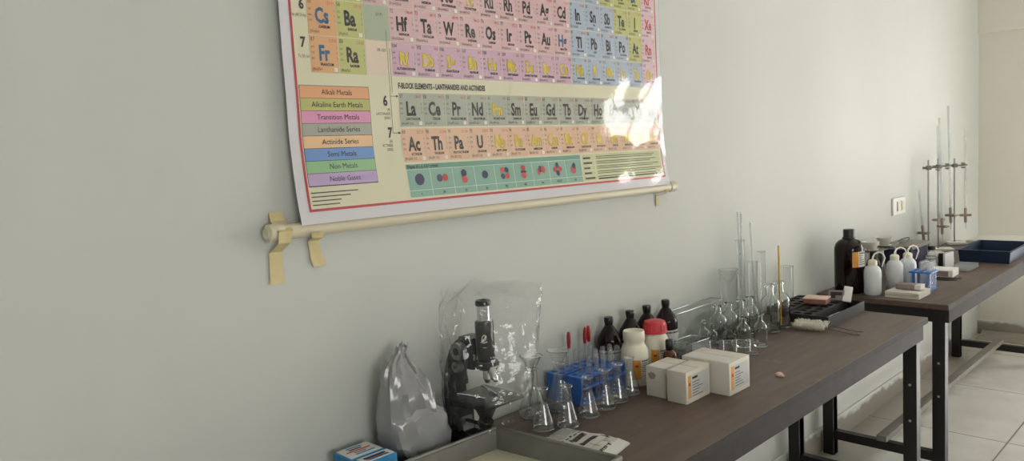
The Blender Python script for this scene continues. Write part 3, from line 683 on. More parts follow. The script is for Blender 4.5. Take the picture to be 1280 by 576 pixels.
# clear film cover round the microscope
def cov(u, v):
    th = 2 * PI * u; c, s_ = math.cos(th), math.sin(th)
    z = .815 + v * .315
    cxx, cyy = .128 - .012 * v, 1.172 + .014 * v
    ax, ay = .105 - .060 * v ** 2.2, .100 + .0 * v
    r = 1 + .10 * noise.noise((c * 2, s_ * 2, z * 6)) - .10 * abs(noise.noise((c * 4 + 9, s_ * 4, z * 15))) + .05 * noise.noise((c * 11, s_ * 11, z * 40))
    ra, rb = ax * r, ay * r
    if v > .88: ra *= max(.14, 1 - (v - .88) / .12 * .95)
    # the seam at the top runs diagonally, its far corner pulled out towards the flasks
    x = cxx + c * ra + s_ * .035 * v; y = cyy + s_ * rb
    x += .045 * v * max(0, s_); y += .030 * v * max(0, s_)
    z += .018 * noise.noise((c * 3, s_ * 3, 4)) * (1 if v < .1 else v) + .02 * (1 - abs(s_)) * v
    return (max(.007, x), y, z)
o = crumple(64, 44, cov, 'dust_cover', 'film', close=False).build('dust_cover', smooth=14)
tag(o, 'crinkled clear plastic dust cover over the microscope', 'cover')

# ------------------------------------------------------------------ steel tray and newspaper parcel
tr = thing('metal_tray', 'dull steel rectangular tray with cream inside at the near table end', 'tray', (.163, 1.166, TZ))
H_ = .052; C4 = [V((0, 0)), V((.345, .036)), V((.325, -.44)), V((-.012, -.459))]       # far left, far right, near right, near left
cen = sum(C4, V((0, 0))) / 4
IN = [c + (cen - c).normalized() * .0075 for c in C4]; IN2 = [c + (cen - c).normalized() * .020 for c in C4]
def loopmesh(mb, loops):
    vs = [(c.x, c.y, z) for cs, z in loops for c in cs]; fs = []
    for k in range(len(loops) - 1): fs += [(k * 4 + i, k * 4 + (i + 1) % 4, (k + 1) * 4 + (i + 1) % 4, (k + 1) * 4 + i) for i in range(4)]
    n = len(vs); fs += [(0, 1, 2, 3), (n - 4, n - 3, n - 2, n - 1)]; return mb.add(vs, fs)
loopmesh(MB().m('steel'), [(IN, 0), (C4, H_), (IN, H_), (IN2, .003)]).build('walls', tr, smooth=None)
loopmesh(MB().m('cream_in'), [(IN2, .0032), (IN2, .005)]).build('lining', tr, smooth=None)
mb = MB().m('steel')
for k in range(4): mb.cyl((*(C4[k] * .5 + IN[k] * .5), H_ - .001), (*(C4[(k + 1) % 4] * .5 + IN[(k + 1) % 4] * .5), H_ - .001), .0046, n=10)
mb.build('rolled_rim', tr)
# parcel wrapped in newspaper
npk = thing('newspaper_parcel', 'flat parcel wrapped in printed newspaper beyond the steel tray', 'parcel', (.322, 1.282, TZ), math.radians(10))
NX, NY = 22, 14
def pz(u, v):
    """top of the wrapped parcel; u,v in 0..1"""
    e = min(u, 1 - u) * .185; f = min(v, 1 - v) * .135
    k = min(1, min(e, f) / .022)
    return .005 + .017 * math.sin(k * PI / 2) + .0035 * noise.noise((u * 5, v * 4, .3)) + .0022 * noise.noise((u * 13, v * 10, 1.7)) - (.004 if abs(u - .74) < .02 else 0)
def pxy(u, v):
    x = -.0925 + .185 * u; y = -.0675 + .135 * v
    return (x + .006 * noise.noise((v * 4, u, 5)), y + .006 * noise.noise((u * 5, v, 9)) + (.018 * (.5 - u) * (1 if v < .5 else -1) * .6))
vs = []; fs = []
for top in (1, 0):
    for b in range(NY + 1):
        for a in range(NX + 1): vs.append((*pxy(a / NX, b / NY), pz(a / NX, b / NY) if top else .0005))
W = NX + 1; K = W * (NY + 1)
for b in range(NY):
    for a in range(NX):
        q = b * W + a; fs.append((q, q + 1, q + W + 1, q + W)); q += K; fs.append((q, q + W, q + W + 1, q + 1))
for a in range(NX): fs.append((a, a + K, a + 1 + K, a + 1)); q = NY * W + a; fs.append((q, q + 1, q + 1 + K, q + K))
for b in range(NY): q = b * W; fs.append((q, q + W, q + W + K, q + K)); q += NX; fs.append((q, q + K, q + W + K, q + W))
MB().m('news').add(vs, fs).build('wrapping', npk, smooth=25)
mb = MB().m('ink'); r = random.Random(11)
def bar(u0, u1, v0, v1, n=4):
    p = []
    for b in range(n + 1):
        v = v0 + (v1 - v0) * b / n
        for u in (u0, u1): p.append((*pxy(u, v), pz(u, v) + .0007))
    mb.add(p, [(2 * b, 2 * b + 1, 2 * b + 3, 2 * b + 2) for b in range(n)])
for (a, b) in ((.42, .50), (.58, .65)): bar(a, b, .30, .74)
for i in range(5):
    bar(.345 + (i % 2) * .02, .375 + (i % 2) * .015, .16 + i * .14, .25 + i * .14)
for i in range(9):
    v = .12
    while v < .86:
        l = r.uniform(.03, .09); bar(.09 + i * .026, .099 + i * .026, v, min(.88, v + l), 2); v += l + .02
v = .10
while v < .55:
    l = r.uniform(.03, .06); bar(.88, .925, v, v + l, 2); bar(.89, .90, v + l, v + l + .01, 1); v += l + .02
bar(.66, .80, .78, .80, 2); bar(.78, .88, .60, .615, 2); bar(.68, .84, .40, .412, 2)
mb.build('print', npk, smooth=None, recalc=False)

# ------------------------------------------------------------------ glassware
def gparts(t, name, prof, c=(0, 0), rim=None, base=None, n=30, key='glass'):
    b = MB().m(key).lathe(prof, c, n).build(name, t, smooth=50, recalc=False)
    return b
def ring(mb, R, z, r, n=28, k=8, c=(0, 0)):
    vs = []; fs = []
    for i in range(n):
        a = 2 * PI * i / n
        for j in range(k):
            b = 2 * PI * j / k; vs.append((c[0] + (R + r * math.cos(b)) * math.cos(a), c[1] + (R + r * math.cos(b)) * math.sin(a), z + r * math.sin(b)))
    for i in range(n):
        for j in range(k): fs.append((i * k + j, ((i + 1) % n) * k + j, ((i + 1) % n) * k + (j + 1) % k, i * k + (j + 1) % k))
    return mb.add(vs, fs)
def flask(R, H, rn, label, loc, group):
    t = thing('conical_flask', label, 'flask', loc, 0, group)
    s_ = H * .64
    p = [(0, .0015), (R * .90, .0015), (R * .985, .005), (R, .011), (R * .97, .018)]
    for i in range(1, 9):
        q = i / 8; p.append((R * .97 + (rn - R * .97) * q ** .95, .018 + (s_ - .018) * q))
    p += [(rn * .97, s_ + H * .05), (rn * .97, H - .004), (rn * 1.08, H - .0005)]
    gparts(t, 'body', p)
    ring(MB().m('glassrim'), rn * 1.08, H - .0012, .0021).build('rim', t)
    ring(MB().m('glassrim'), R * .93, .0040, .0026).build('heel', t)
    mb = MB().m('white')          # frosted marking spot and graduation ticks
    for i in range(4):
        z = .022 + i * .010; rr = R * .97 + (rn - R * .97) * ((z - .018) / (s_ - .018)) ** .95 + .0004
        for k in range(3): a = -1.2 + k * .07; mb.box(rr * math.cos(a) - .0003, rr * math.cos(a) + .0008, rr * math.sin(a) - .0012, rr * math.sin(a) + .0012, z, z + .0007)
    mb.build('graduations', t, smooth=None)
    return t
G = 'small conical flasks in a row on the near table'
fl_ = [(.168, 1.322, 'small conical flask nearest the steel tray, first of the row'), (.204, 1.374, 'small conical flask behind the newspaper parcel, second of the row'),
       (.199, 1.463, 'small conical flask standing at the near end of the blue rack, third of the row'), (.195, 1.539, 'small conical flask in front of the blue rack, fourth of the row'),
       (.189, 1.604, 'small conical flask in front of the blue rack, fifth of the row'), (.178, 1.674, 'small conical flask before the open white jar, last of the row')]
F0 = None
for x, y, lb in fl_:
    if F0 is None: F0 = flask(.0292, .106, .0138, lb, (x, y, TZ), G)
    else: dup(F0, (x, y, TZ), random.uniform(-.3, .3), lb, G)
G2 = 'larger conical flasks holding funnels'
L0 = flask(.0402, .128, .0150, 'larger conical flask under a funnel, nearer the microscope', (.078, 1.381, TZ), G2)
dup(L0, (.100, 1.463, TZ), .4, 'larger conical flask under a funnel, beside the blue rack', G2)
def funnel(R, loc, label, group, rot=(0, 0, 0)):
    """origin at the throat where the cone starts"""
    t = thing('glass_funnel', label, 'funnel', loc, 0, group); t.rotation_euler = rot
    gparts(t, 'cone', [(.0050, .0), (.007, .006), (R * .96, R * 1.55), (R, R * 1.60)])
    ring(MB().m('glassrim'), R, R * 1.60, .0013).build('rim', t)
    gparts(t, 'stem', [(.0036, -.050), (.0042, -.02), (.0050, .0)], n=16)
    return t
G3 = 'glass funnels standing in glassware'
f0 = funnel(.030, (.078, 1.381, TZ + .1148), 'clear glass funnel in the larger flask nearer the microscope', G3)
dup(f0, (.100, 1.463, TZ + .1148), 0, 'clear glass funnel in the larger flask beside the blue rack', G3)

# blue test tube racks with inverted tubes, droppers
def rack(loc, W, L, nx, ny, H, label, key='rackblue', r=.0095, group=None):
    t = thing('test_tube_rack', label, 'rack', loc, 0, group)
    for z, nm in ((H - .006, 'top_plate'), (H * .55, 'middle_plate')):
        MB().m(key).holes(0, W, .004, L - .004, nx, ny, r, z, z + .006).build(nm, t)
    MB().m(key).box(0, W, .004, L - .004, 0, .006, .001).build('bottom_plate', t)
    for y in (0, L - .004): MB().m(key).box(0, W, y, y + .004, 0, H, .001).build('end_panel', t)
    mb = MB().m(key)
    for a in range(nx):
        for b in range(ny): mb.cyl(((a + .5) * W / nx, .004 + (b + .5) * (L - .008) / ny, .006), ((a + .5) * W / nx, .004 + (b + .5) * (L - .008) / ny, .018), .0035, n=8)
    mb.build('pegs', t)
    return t
rack((.084, 1.510, TZ), .054, .200, 2, 6, .078, 'blue plastic test tube rack behind the row of small flasks', group='blue racks on the near table')
rack((.018, 1.500, TZ), .054, .200, 2, 6, .078, 'blue plastic test tube rack against the wall behind the other rack', group='blue racks on the near table')
def tube(L, r, label, loc, group, inverted=True):
    t = thing('test_tube', label, 'test tube', loc, 0, group)
    p = [(0, L)] + [(r * math.sin(a), L - r + r * math.cos(a)) for a in [PI / 2 * i / 6 for i in range(1, 7)]] + [(r, .004), (r * 1.12, 0)]
    gparts(t, 'body', list(reversed(p)), n=20, key='tubeglass')
    ring(MB().m('glassrim'), r * 1.10, .0010, .0010, 20, 6).build('lip', t)
    return t
T0 = None
G4 = 'upturned test tubes in the blue racks'
ORD = ['first', 'second', 'third', 'fourth', 'fifth', 'sixth']
def tube_at(x, y, z, lb, grp):
    global T0
    if T0 is None: T0 = tube(.125, .0080, lb, (x, y, z), grp)
    else: dup(T0, (x, y, z), 0, lb, grp)
for b in range(6):
    y = 1.510 + .004 + (b + .5) * .192 / 6
    if b > 0: tube_at(.084 + .75 * .054, y, TZ + .0065, 'upturned test tube, front row of front blue rack, %s from the near end' % ORD[b], G4)
    if b in (1, 3, 4, 5): tube_at(.084 + .25 * .054, y, TZ + .0065, 'upturned test tube, back row of front blue rack, %s from the near end' % ORD[b], G4)
    y = 1.500 + .004 + (b + .5) * .192 / 6
    if b in (1, 2, 4): tube_at(.018 + .75 * .054, y, TZ + .0065, 'upturned test tube, blue rack against the wall, %s from the near end' % ORD[b], G4)
def dropper(loc, tilt, label):
    t = thing('dropper', label, 'dropper', loc, 0, 'red topped droppers in the blue racks'); t.rotation_euler = tilt
    gparts(t, 'glass_tube', [(.0012, .0), (.0032, .03), (.0034, .130)], n=12)
    MB().m('rubber').lathe([(0, .124), (.0044, .124), (.0052, .130), (.0060, .140), (.0058, .158), (.0046, .168), (.003, .172), (0, .173)], n=14).build('rubber_bulb', t)
    return t
D0 = dropper((.018 + .25 * .054, 1.500 + .004 + 2.5 * .032, TZ + .0075), (0, .02, 0), 'red bulb dropper leaning nearest the funnels')
dup(D0, (.018 + .25 * .054, 1.500 + .004 + 4.5 * .032, TZ + .0075), 0, 'red bulb dropper left of the closest pair by the dark bottles', rot=(-.05, .03, 0))
dup(D0, (.018 + .25 * .054, 1.500 + .004 + 5.5 * .032, TZ + .0075), 0, 'red bulb dropper right of the pair, beside the first dark bottle', rot=(.02, .0, 0))

# dark amber bottles, jars
def curved_label(mb, R, a0, a1, z0, z1, key, n=10, off=.0006, c=(0, 0)):
    vs = []
    for i in range(n + 1):
        a = a0 + (a1 - a0) * i / n
        for z in (z0, z1): vs.append((c[0] + (R + off) * math.cos(a), c[1] + (R + off) * math.sin(a), z))
    mb.m(key).add(vs, [(2 * i, 2 * i + 2, 2 * i + 3, 2 * i + 1) for i in range(n)])
def label_print(mb, R, a0, a1, z0, z1, seed, rows=6):
    r = random.Random(seed)
    for i in range(rows):
        z = z1 - (i + .7) * (z1 - z0) / (rows + .6); h = (z1 - z0) / (rows + 2) * (.75 if i == 0 else .38)
        a = a0
        while a < a1 - .03:
            l = r.uniform(.05, .16); b = min(a1, a + l); curved_label(mb, R, a, b, z, z + h, 'ink', 3, .0012); a = b + .035
            if i > 0 and r.random() < .12: break
def bottle_amber(R, H, label, loc, group, lab=True, rz=0):
    t = thing('amber_bottle', label, 'bottle', loc, rz, group)
    p = [(0, .001), (R * .92, .001), (R, .006), (R, H * .63), (R * .985, H * .655), (R * .91, H * .69), (R * .62, H * .785), (R * .42, H * .845), (R * .33, H * .862), (R * .33, H * .88)]
    MB().m('amber').lathe(p, n=32).build('glass', t, smooth=50)
    rc = R * .37
    c = MB().m('black'); c.lathe([(0, H * .866), (rc * .90, H * .866), (rc * .92, H * .90), (rc * 1.02, H * .925), (rc * 1.04, H * .985), (rc * .95, H), (0, H)], n=28); c.build('cap', t)
    if lab:
        mb = MB(); curved_label(mb, R, -1.9, .75, H * .14, H * .50, 'labelg', 16); label_print(mb, R, -1.8, .6, H * .16, H * .48, 3); mb.build('paper_label', t, recalc=False)
    return t
G5 = 'dark glass bottles standing along the wall'
a0 = bottle_amber(.0370, .192, 'dark brown bottle with black cap by the wall, right behind the red droppers', (.046, 1.757, TZ), G5)
dup(a0, (.046, 1.865, TZ), .1, 'dark brown bottle with black cap by the wall, directly behind the open white jar', G5)
dup(a0, (.046, 1.955, TZ), -.1, 'dark brown bottle with black cap by the wall, behind the red capped jar', G5)
dup(a0, (.046, 2.062, TZ), .2, 'dark brown bottle with black cap by the wall, nearest the glass tank', G5)
sm = thing('amber_bottle', 'very small brown bottle with black cap behind the white cartons', 'bottle', (.196, 1.853, TZ))
MB().m('amberlit').lathe([(0, .001), (.0185, .001), (.0205, .004), (.0205, .074), (.018, .084), (.011, .090), (.0095, .095)], n=26).build('glass', sm, smooth=50)
MB().m('black').lathe([(0, .092), (.0115, .092), (.0125, .095), (.0125, .118), (.0105, .122), (0, .122)], n=24).build('cap', sm)
def jar(R, H, label, loc, cap, rz):
    t = thing('reagent_jar', label, 'jar', loc, rz)
    rn = R * .74
    p = [(0, .001), (R * .94, .001), (R, .006), (R, H * .58), (R * .975, H * .64), (R * .86, H * .71), (rn * 1.03, H * .745), (rn, H * .76), (rn, H * .80)]
    if not cap: p += [(rn * 1.02, H * .82), (rn * 1.05, H * .83), (rn * 1.05, H * .97), (rn * 1.0, H), (rn * .93, H), (rn * .9, H * .96), (0, H * .955)]
    else: p += [(0, H * .80)]
    MB().m('ivory').lathe(p, n=40).build('body', t, smooth=50)
    if cap:
        c = MB().m('redcap'); rr = rn * 1.17; n = 40; prf = [(rr * 1.06, H * .775), (rr * 1.06, H * .80), (rr, H * .815), (rr * .97, H * .93), (rr * .88, H * .985), (rr * .70, H), (0, H)]
        c.lathe(prf, n=n)
        for i in range(20):
            a = 2 * PI * i / 20; c.cyl((rr * 1.0 * math.cos(a), rr * 1.0 * math.sin(a), H * .82), (rr * .965 * math.cos(a), rr * .965 * math.sin(a), H * .925), .002, n=6)
        c.build('cap', t)
    mb = MB(); curved_label(mb, R, -1.30, -.70, H * .14, H * .50, 'orange', 8); curved_label(mb, R, -.70, .85, H * .14, H * .50, 'labelw', 12)
    label_print(mb, R, -.62, .75, H * .16, H * .49, 9, 8); curved_label(mb, R, -1.12, -.88, H * .37, H * .41, 'redink', 3, .0012)
    mb.build('paper_label', t, recalc=False); return t
jar(.0410, .160, 'cream plastic reagent jar without a coloured cap, orange striped label', (.132, 1.764, TZ), False, .2)
jar(.0410, .166, 'cream plastic reagent jar with a red cap', (.122, 1.887, TZ), True, 0)

# white cartons
def carton(loc, sx, sy, h, label, rz=0, lab=True, stain=False):
    t = thing('reagent_carton', label, 'box', loc, rz, 'white cartons in front of the jars')
    MB().m('carton').box(0, sx, 0, sy, 0, h, .002).build('body', t)
    f = MB().m('labelw'); f.box(.006, sx - .006, .004, .006 + sy * .45, h, h + .0006); f.m('mauve').box(.001, sx - .001, sy * .52, sy * .52 + .0012, h, h + .0003); f.build('flap', t, smooth=None)
    if lab:
        mb = MB().m('orange').box(sx, sx + .0006, .010, .024, .014, h - .012)
        mb.m('labelg').box(sx, sx + .0006, .024, sy - .008, .014, h - .012)
        r = random.Random(int(sx * 1e4)); mb.m('ink').box(sx + .0006, sx + .0010, .030, .030 + sy * .22, h - .024, h - .018)
        mb.m('redink').box(sx + .0006, sx + .0010, .013, .021, h * .55, h * .64)
        mb.m('ink')
        for i in range(6): mb.box(sx + .0006, sx + .0010, .030, .030 + r.uniform(.3, .7) * (sy - .045), h - .034 - i * .0075, h - .0325 - i * .0075)
        mb.build('paper_label', t, smooth=None)
    if stain:
        m_ = MB().m('dust'); n = 14
        m_.add([(.020 + .013 * math.cos(2 * PI * i / n) * (1 + .25 * math.sin(i * 2.3)), -.0005, h * .70 + .010 * math.sin(2 * PI * i / n) * (1 + .2 * math.cos(i * 3.1))) for i in range(n)], [tuple(range(n))])
        m_.build('stain', t, smooth=None)
    return t
carton((.221, 1.694, TZ), .064, .108, .085, 'small white carton with a dark stain on its near face, left of the three', 0, False, True)
carton((.2965, 1.684, TZ), .061, .120, .088, 'small white carton with orange striped label, middle of the three')
carton((.264, 1.812, TZ), .150, .114, .093, 'largest white carton, behind the two smaller ones')

# clear dishes, tank, beakers, reagent bottles
def dish(sx, sy, h, loc, label, rot):
    t = thing('glass_dish', label, 'dish', loc, 0, 'rectangular clear dishes'); t.rotation_euler = rot
    mb = MB().m('glassthick')
    w = .003
    mb.box(0, sx, 0, sy, 0, w); mb.box(0, sx, 0, w, w, h); mb.box(0, sx, sy - w, sy, w, h); mb.box(0, w, w, sy - w, w, h); mb.box(sx - w, sx, w, sy - w, w, h)
    mb.build('body', t, smooth=None)
    e = MB().m('glassrim')
    for p, q in (((0, 0), (sx, 0)), ((sx, 0), (sx, sy)), ((sx, sy), (0, sy)), ((0, sy), (0, 0))): e.cyl((*p, h), (*q, h), .0016, n=8)
    e.build('rim', t); return t
dish(.080, .105, .038, (.096, 2.016, TZ), 'rectangular clear dish lying lower, behind the largest white carton', (0, 0, .06))
dish(.070, .098, .030, (.100, 2.020, TZ + .0395), 'rectangular clear dish stacked on top of another, behind the largest white carton', (0, 0, -.05))
tk = thing('glass_tank', 'clear glass tank behind the reagent bottles, against the wall', 'tank', (.008, 2.112, TZ))
W_, L_, H_ = .050, .300, .135
mb = MB().m('tankglass'); mb.add([(0, 0, 0), (W_, 0, 0), (W_, L_, 0), (0, L_, 0), (0, 0, H_), (W_, 0, H_), (W_, L_, H_), (0, L_, H_)], [(3, 2, 1, 0), (0, 1, 5, 4), (1, 2, 6, 5), (2, 3, 7, 6), (3, 0, 4, 7)])
mb.build('body', tk, smooth=None)
mb = MB().m('glassrim')
for p, q in (((0, 0), (W_, 0)), ((W_, 0), (W_, L_)), ((W_, L_), (0, L_)), ((0, L_), (0, 0))): mb.cyl((*p, H_), (*q, H_), .0022, n=8)
mb.build('rim', tk)
def beaker(R, H, label, loc, group):
    t = thing('small_beaker', label, 'beaker', loc, 0, group)
    gparts(t, 'body', [(0, .0015), (R * .93, .0015), (R, .005), (R, H - .003), (R * 1.06, H)], n=26)
    ring(MB().m('glassrim'), R * 1.06, H, .0012, 26, 6).build('rim', t); ring(MB().m('glassrim'), R * .95, .003, .0018, 26, 6).build('heel', t); return t
B0 = beaker(.0195, .045, 'small beaker behind the largest carton, first from the dishes', (.160, 2.152, TZ), 'small beakers in a row')
for x, y, lb in ((.195, 2.178, 'small beaker behind the largest carton, second from the dishes'), (.224, 2.210, 'small beaker behind the largest carton, third from the dishes'), (.258, 2.238, 'small beaker at the open end of the row, farthest from the dishes')):
    dup(B0, (x, y, TZ), .3, lb, 'small beakers in a row')
def rbottle(R, H, rn, label, loc, group, stopper=False):
    t = thing('reagent_bottle', label, 'bottle', loc, 0, group)
    hs = H * .58
    p = [(0, .002), (R * .90, .002), (R * .985, .005), (R, .010), (R, hs), (R * .97, hs + H * .05), (R * .86, hs + H * .10), (R * .66, hs + H * .15), (rn * 1.15, hs + H * .19), (rn, hs + H * .23), (rn, H * .93), (rn * 1.1, H * .95)]
    w = .0022
    p = p[:-1] + [(rn * 1.05, H * .945), (rn * 1.45, H * .955), (rn * 1.55, H * .978), (rn * 1.40, H * .998), (rn * .85, H)]
    inner = [(rn - w, H * .97), (rn - w, hs + H * .235), (rn * 1.1 - w, hs + H * .19), (R * .66 - w, hs + H * .145), (R * .86 - w, hs + H * .095), (R * .97 - w, hs + H * .045), (R - w, hs), (R - w, .013), (R * .93 - w, .008), (0, .0065)]
    MB().m('bottleglass').lathe(p + inner, n=36).build('body', t, smooth=50)
    if stopper:
        MB().m('glassthick').lathe([(0, H * .97), (rn * .9, H * .97), (rn * .9, H * 1.005), (rn * .5, H * 1.01), (rn * .7, H * 1.03), (rn * 1.05, H * 1.06), (rn * .9, H * 1.095), (0, H * 1.11)], n=22).build('stopper', t)
    return t
G6 = 'clear glass reagent bottles on the near table'
R0 = rbottle(.0300, .136, .0105, 'clear reagent bottle in the back row, nearest the small stoppered pair', (.098, 2.305, TZ), G6)
for x, y, lb in ((.104, 2.370, 'clear reagent bottle in the back row, second from the stoppered pair'), (.116, 2.433, 'clear reagent bottle in the back row, third from the stoppered pair'), (.118, 2.497, 'clear reagent bottle in the back row, next to the two biggest ones')):
    dup(R0, (x, y, TZ), 0, lb, G6)
R1 = rbottle(.0235, .108, .0085, 'smaller clear reagent bottle in front row, just behind the beakers', (.195, 2.302, TZ), G6)
r1b = dup(R1, (.238, 2.338, TZ), 0, 'smaller clear reagent bottle at the front edge, beside the biggest bottles', G6); r1b.scale = (.95, .95, 1.06)
R2 = rbottle(.0360, .176, .0135, 'biggest clear reagent bottle without the yellow rod, standing in front', (.168, 2.552, TZ), G6)
dup(R2, (.168, 2.630, TZ), 0, 'biggest clear reagent bottle holding the yellow rod', G6)
R3 = rbottle(.0190, .088, .0065, 'tiny stoppered clear bottle nearest the wall, left of the reagent bottles', (.086, 2.228, TZ), G6, True)
dup(R3, (.128, 2.212, TZ), 0, 'tiny stoppered clear bottle nearer the front, left of the reagent bottles', G6)
o = MB().m('yellow').cyl((.1735, 2.622, TZ + .010), (.1580, 2.650, TZ + .306), .0036, n=10).build('yellow_rod'); tag(o, 'thin yellow rod standing in a big clear reagent bottle', 'rod')

# measuring cylinders, pipettes, by the wall
def mcyl(R, H, label, loc):
    t = thing('measuring_cylinder', label, 'cylinder', loc, 0, 'measuring cylinders along the wall')
    gparts(t, 'body', [(0, .012), (R * .9, .012), (R, .016), (R, H - .005), (R * 1.15, H)], n=22)
    ring(MB().m('glassrim'), R * 1.13, H, .0012, 22, 6).build('rim', t)
    f_ = min(R * 1.75, R + .010); MB().m('glassthick').lathe([(0, 0), (f_, 0), (f_, .004), (R * 1.0, .010), (R * .8, .013), (0, .013)], n=24).build('foot', t)
    mb = MB().m('white')
    for i in range(14): mb.box(R + .0002, R + .0006, -.004 if i % 5 else -.007, .001, .03 + i * (H - .06) / 14, .0306 + i * (H - .06) / 14)
    mb.build('graduations', t, smooth=None)
    return t
mcyl(.0320, .222, 'widest measuring cylinder by the wall, with a funnel hung in its mouth', (.052, 2.464, TZ))
dup(f0, (.052, 2.464, TZ + .182), 0, 'clear glass funnel hung in the widest measuring cylinder by the wall', G3).scale = (1.18, 1.18, 1.1)
mcyl(.0150, .330, 'tallest measuring cylinder by the wall, holding two glass pipettes', (.042, 2.575, TZ))
mcyl(.0170, .236, 'measuring cylinder by the wall holding one leaning pipette', (.044, 2.665, TZ))
mcyl(.0140, .266, 'slim empty measuring cylinder by the wall, closest to the black racks', (.040, 2.745, TZ))
def pipette(p, q, label):
    p = V(p); q = V(q); t = thing('glass_pipette', label, 'pipette', p, 0, 'glass pipettes standing in cylinders')
    t.rotation_euler = (q - p).to_track_quat('Z', 'Y').to_euler(); L = (q - p).length
    gparts(t, 'tube', [(.0011, 0), (.0030, .04), (.0034, .05), (.0034, L)], n=12, key='glassrim')
    MB().m('white').lathe([(.0035, L - .004), (.0039, L - .003), (.0039, L), (.0035, L)], n=12).build('mouth_ring', t); return t
pipette((.047, 2.568, TZ + .0145), (.042, 2.562, 1.188), 'glass pipette in the tallest cylinder, standing nearest the funnel')
pipette((.036, 2.582, TZ + .0145), (.046, 2.580, 1.186), 'glass pipette in the tallest cylinder, standing farther from the funnel')
pipette((.048, 2.676, TZ + .0145), (.040, 2.660, 1.142), 'glass pipette leaning alone in its cylinder')

# black racks, items on them, brushes
br_ = thing('weight_block', 'black plastic hole block next to the wall on the near table', 'rack', (.060, 2.735, TZ))
W_, L_, H_ = .094, .290, .046
MB().m('blackrough').holes(0, W_, 0, L_, 2, 6, .0165, H_ - .005, H_).build('top_plate', br_)
mb = MB().m('blackrough')
for b_ in ((0, W_, 0, .004), (0, W_, L_ - .004, L_), (0, .004, .004, L_ - .004), (W_ - .004, W_, .004, L_ - .004)): mb.box(*b_, 0, H_ - .005)
mb.box(.004, W_ - .004, .004, L_ - .004, 0, .004); mb.build('body', br_, smooth=None)
b2 = thing('weight_block', 'black plastic hole block with an open side trough, nearer the front', 'rack', (.160, 2.705, TZ))
W_, L_, H_ = .158, .345, .040
MB().m('blackrough').holes(.004, .090, .004, L_ - .004, 2, 7, .0165, H_ - .006, H_ - .001).build('top_plate', b2)
mb = MB().m('blackrough')
for b_ in ((0, W_, 0, .004), (0, W_, L_ - .004, L_), (0, .004, .004, L_ - .004), (W_ - .004, W_, .004, L_ - .004), (.090, .094, .004, L_ - .004)): mb.box(*b_, 0, H_)
mb.box(.004, W_ - .004, .004, L_ - .004, 0, .004); mb.build('body', b2, smooth=None)
for i, (y, l) in enumerate(((2.765, .030), (2.815, .04), (2.87, .03))):
    o = MB().m('chrome').cyl((.272, y, TZ + .012), (.278, y + l, TZ + .014), .0075, n=14).build('metal_weight'); tag(o, 'small shiny metal piece lying in the black trough, %s from its near end' % ORD[i], 'weight', 'metal pieces in the black trough')
pb = thing('card_box', 'flat pinkish brown box lying on the black hole block', 'box', (.158, 2.868, TZ + .0475), .15)
MB().m('brownbox').box(0, .086, 0, .072, 0, .018, .001).build('body', pb); MB().m('pinkcard').box(-.002, .088, -.002, .074, .018, .022, .001).build('lid', pb)
pb.location = (.148, 2.872, TZ + .0465)
gb_ = thing('card_packet', 'dark printed packet leaning next to the white slab on the black block', 'packet', (.200, 2.985, TZ + .046), .2)
MB().m('mauve').box(0, .060, 0, .012, 0, .042, .001).build('body', gb_)
mb = MB().m('ink'); mb.prism([(.008, .008), (.028, .008), (.028, .020), (.052, .020), (.052, .034), (.008, .034)], 'y', -.0004, 0); mb.build('print', gb_, smooth=None); gb_.rotation_euler = (-.45, 0, .25)
ws = thing('white_slab', 'shiny white slab tilted on the black trough block', 'slab', (.268, 3.000, TZ + .043)); ws.rotation_euler = (-.55, .15, .35)
MB().m('white').box(-.016, .016, 0, .010, 0, .066, .003).build('body', ws); MB().m('black').box(-.018, .018, .0102, .018, -.0, .062, .002).build('backing', ws)
# a wide tube standing behind the rear block
def ltube(x, y, L, lb):
    t = thing('glass_tube', lb, 'tube', (x, y, TZ)); r = .0240
    gparts(t, 'body', [(0, .002), (r * .92, .002), (r, .006), (r, L - .002), (r * 1.06, L)], n=28)
    ring(MB().m('glassrim'), r * 1.05, L, .0012, 28, 6).build('lip', t)
ltube(.031, 2.985, .172, 'plain wide glass tube standing behind the black block, against the wall')
def brush(p, d, L, label):
    t = thing('bottle_brush', label, 'brush', p, 0, 'white brushes before the black block'); t.rotation_euler = (0, 0, math.atan2(d[1], d[0]))
    mb = MB().m('bristle'); r = random.Random(L)
    for i in range(46):
        x = i / 45 * L; rr = .0175 * (1 if x > .02 else .6 + x * 20)
        for k in range(16):
            a = 2 * PI * k / 16 + i * .7; b = min(.0148, rr * r.uniform(.5, 1.03)) if math.sin(a) < -.6 else rr * r.uniform(.5, 1.03); sx = r.uniform(-.012, .006)
            mb.add([(x - .0008, 0, .0150), (x + .0008, 0, .0150), (x + sx + .0008, b * math.cos(a), .0150 + b * math.sin(a)), (x + sx - .0008, b * math.cos(a + .12), .0150 + b * math.sin(a + .12))], [(0, 1, 2, 3)])
    mb.cyl((0, 0, .015), (L, 0, .015), .006, n=8)
    mb.build('bristles', t, smooth=None, recalc=False)
    MB().m('wire').tube([(-.004, 0, .015), (L, 0, .015), (L + .05, .002, .008), (L + .105, 0, .0022), (L + .12, .006, .0022), (L + .108, .012, .0022)], .0014, 6).build('wire_handle', t)
    return t
brush((.206, 2.682, TZ), (1, .06), .115, 'white bristle brush lying closest to the black block')
brush((.218, 2.634, TZ), (1, .06), .110, 'white bristle brush lying in front of the other brush')
o = MB().m('pinkcard'); o.lathe([(0, 0), (.010, .001), (.012, .006), (.006, .011), (0, .012)], n=9); o.box(.006, .016, -.004, .003, 0, .005, .001); o = o.build('crumb', smooth=None); tag(o, 'small pale crumb lying alone near the table front', 'crumb', loc=(.436, 2.062, TZ))

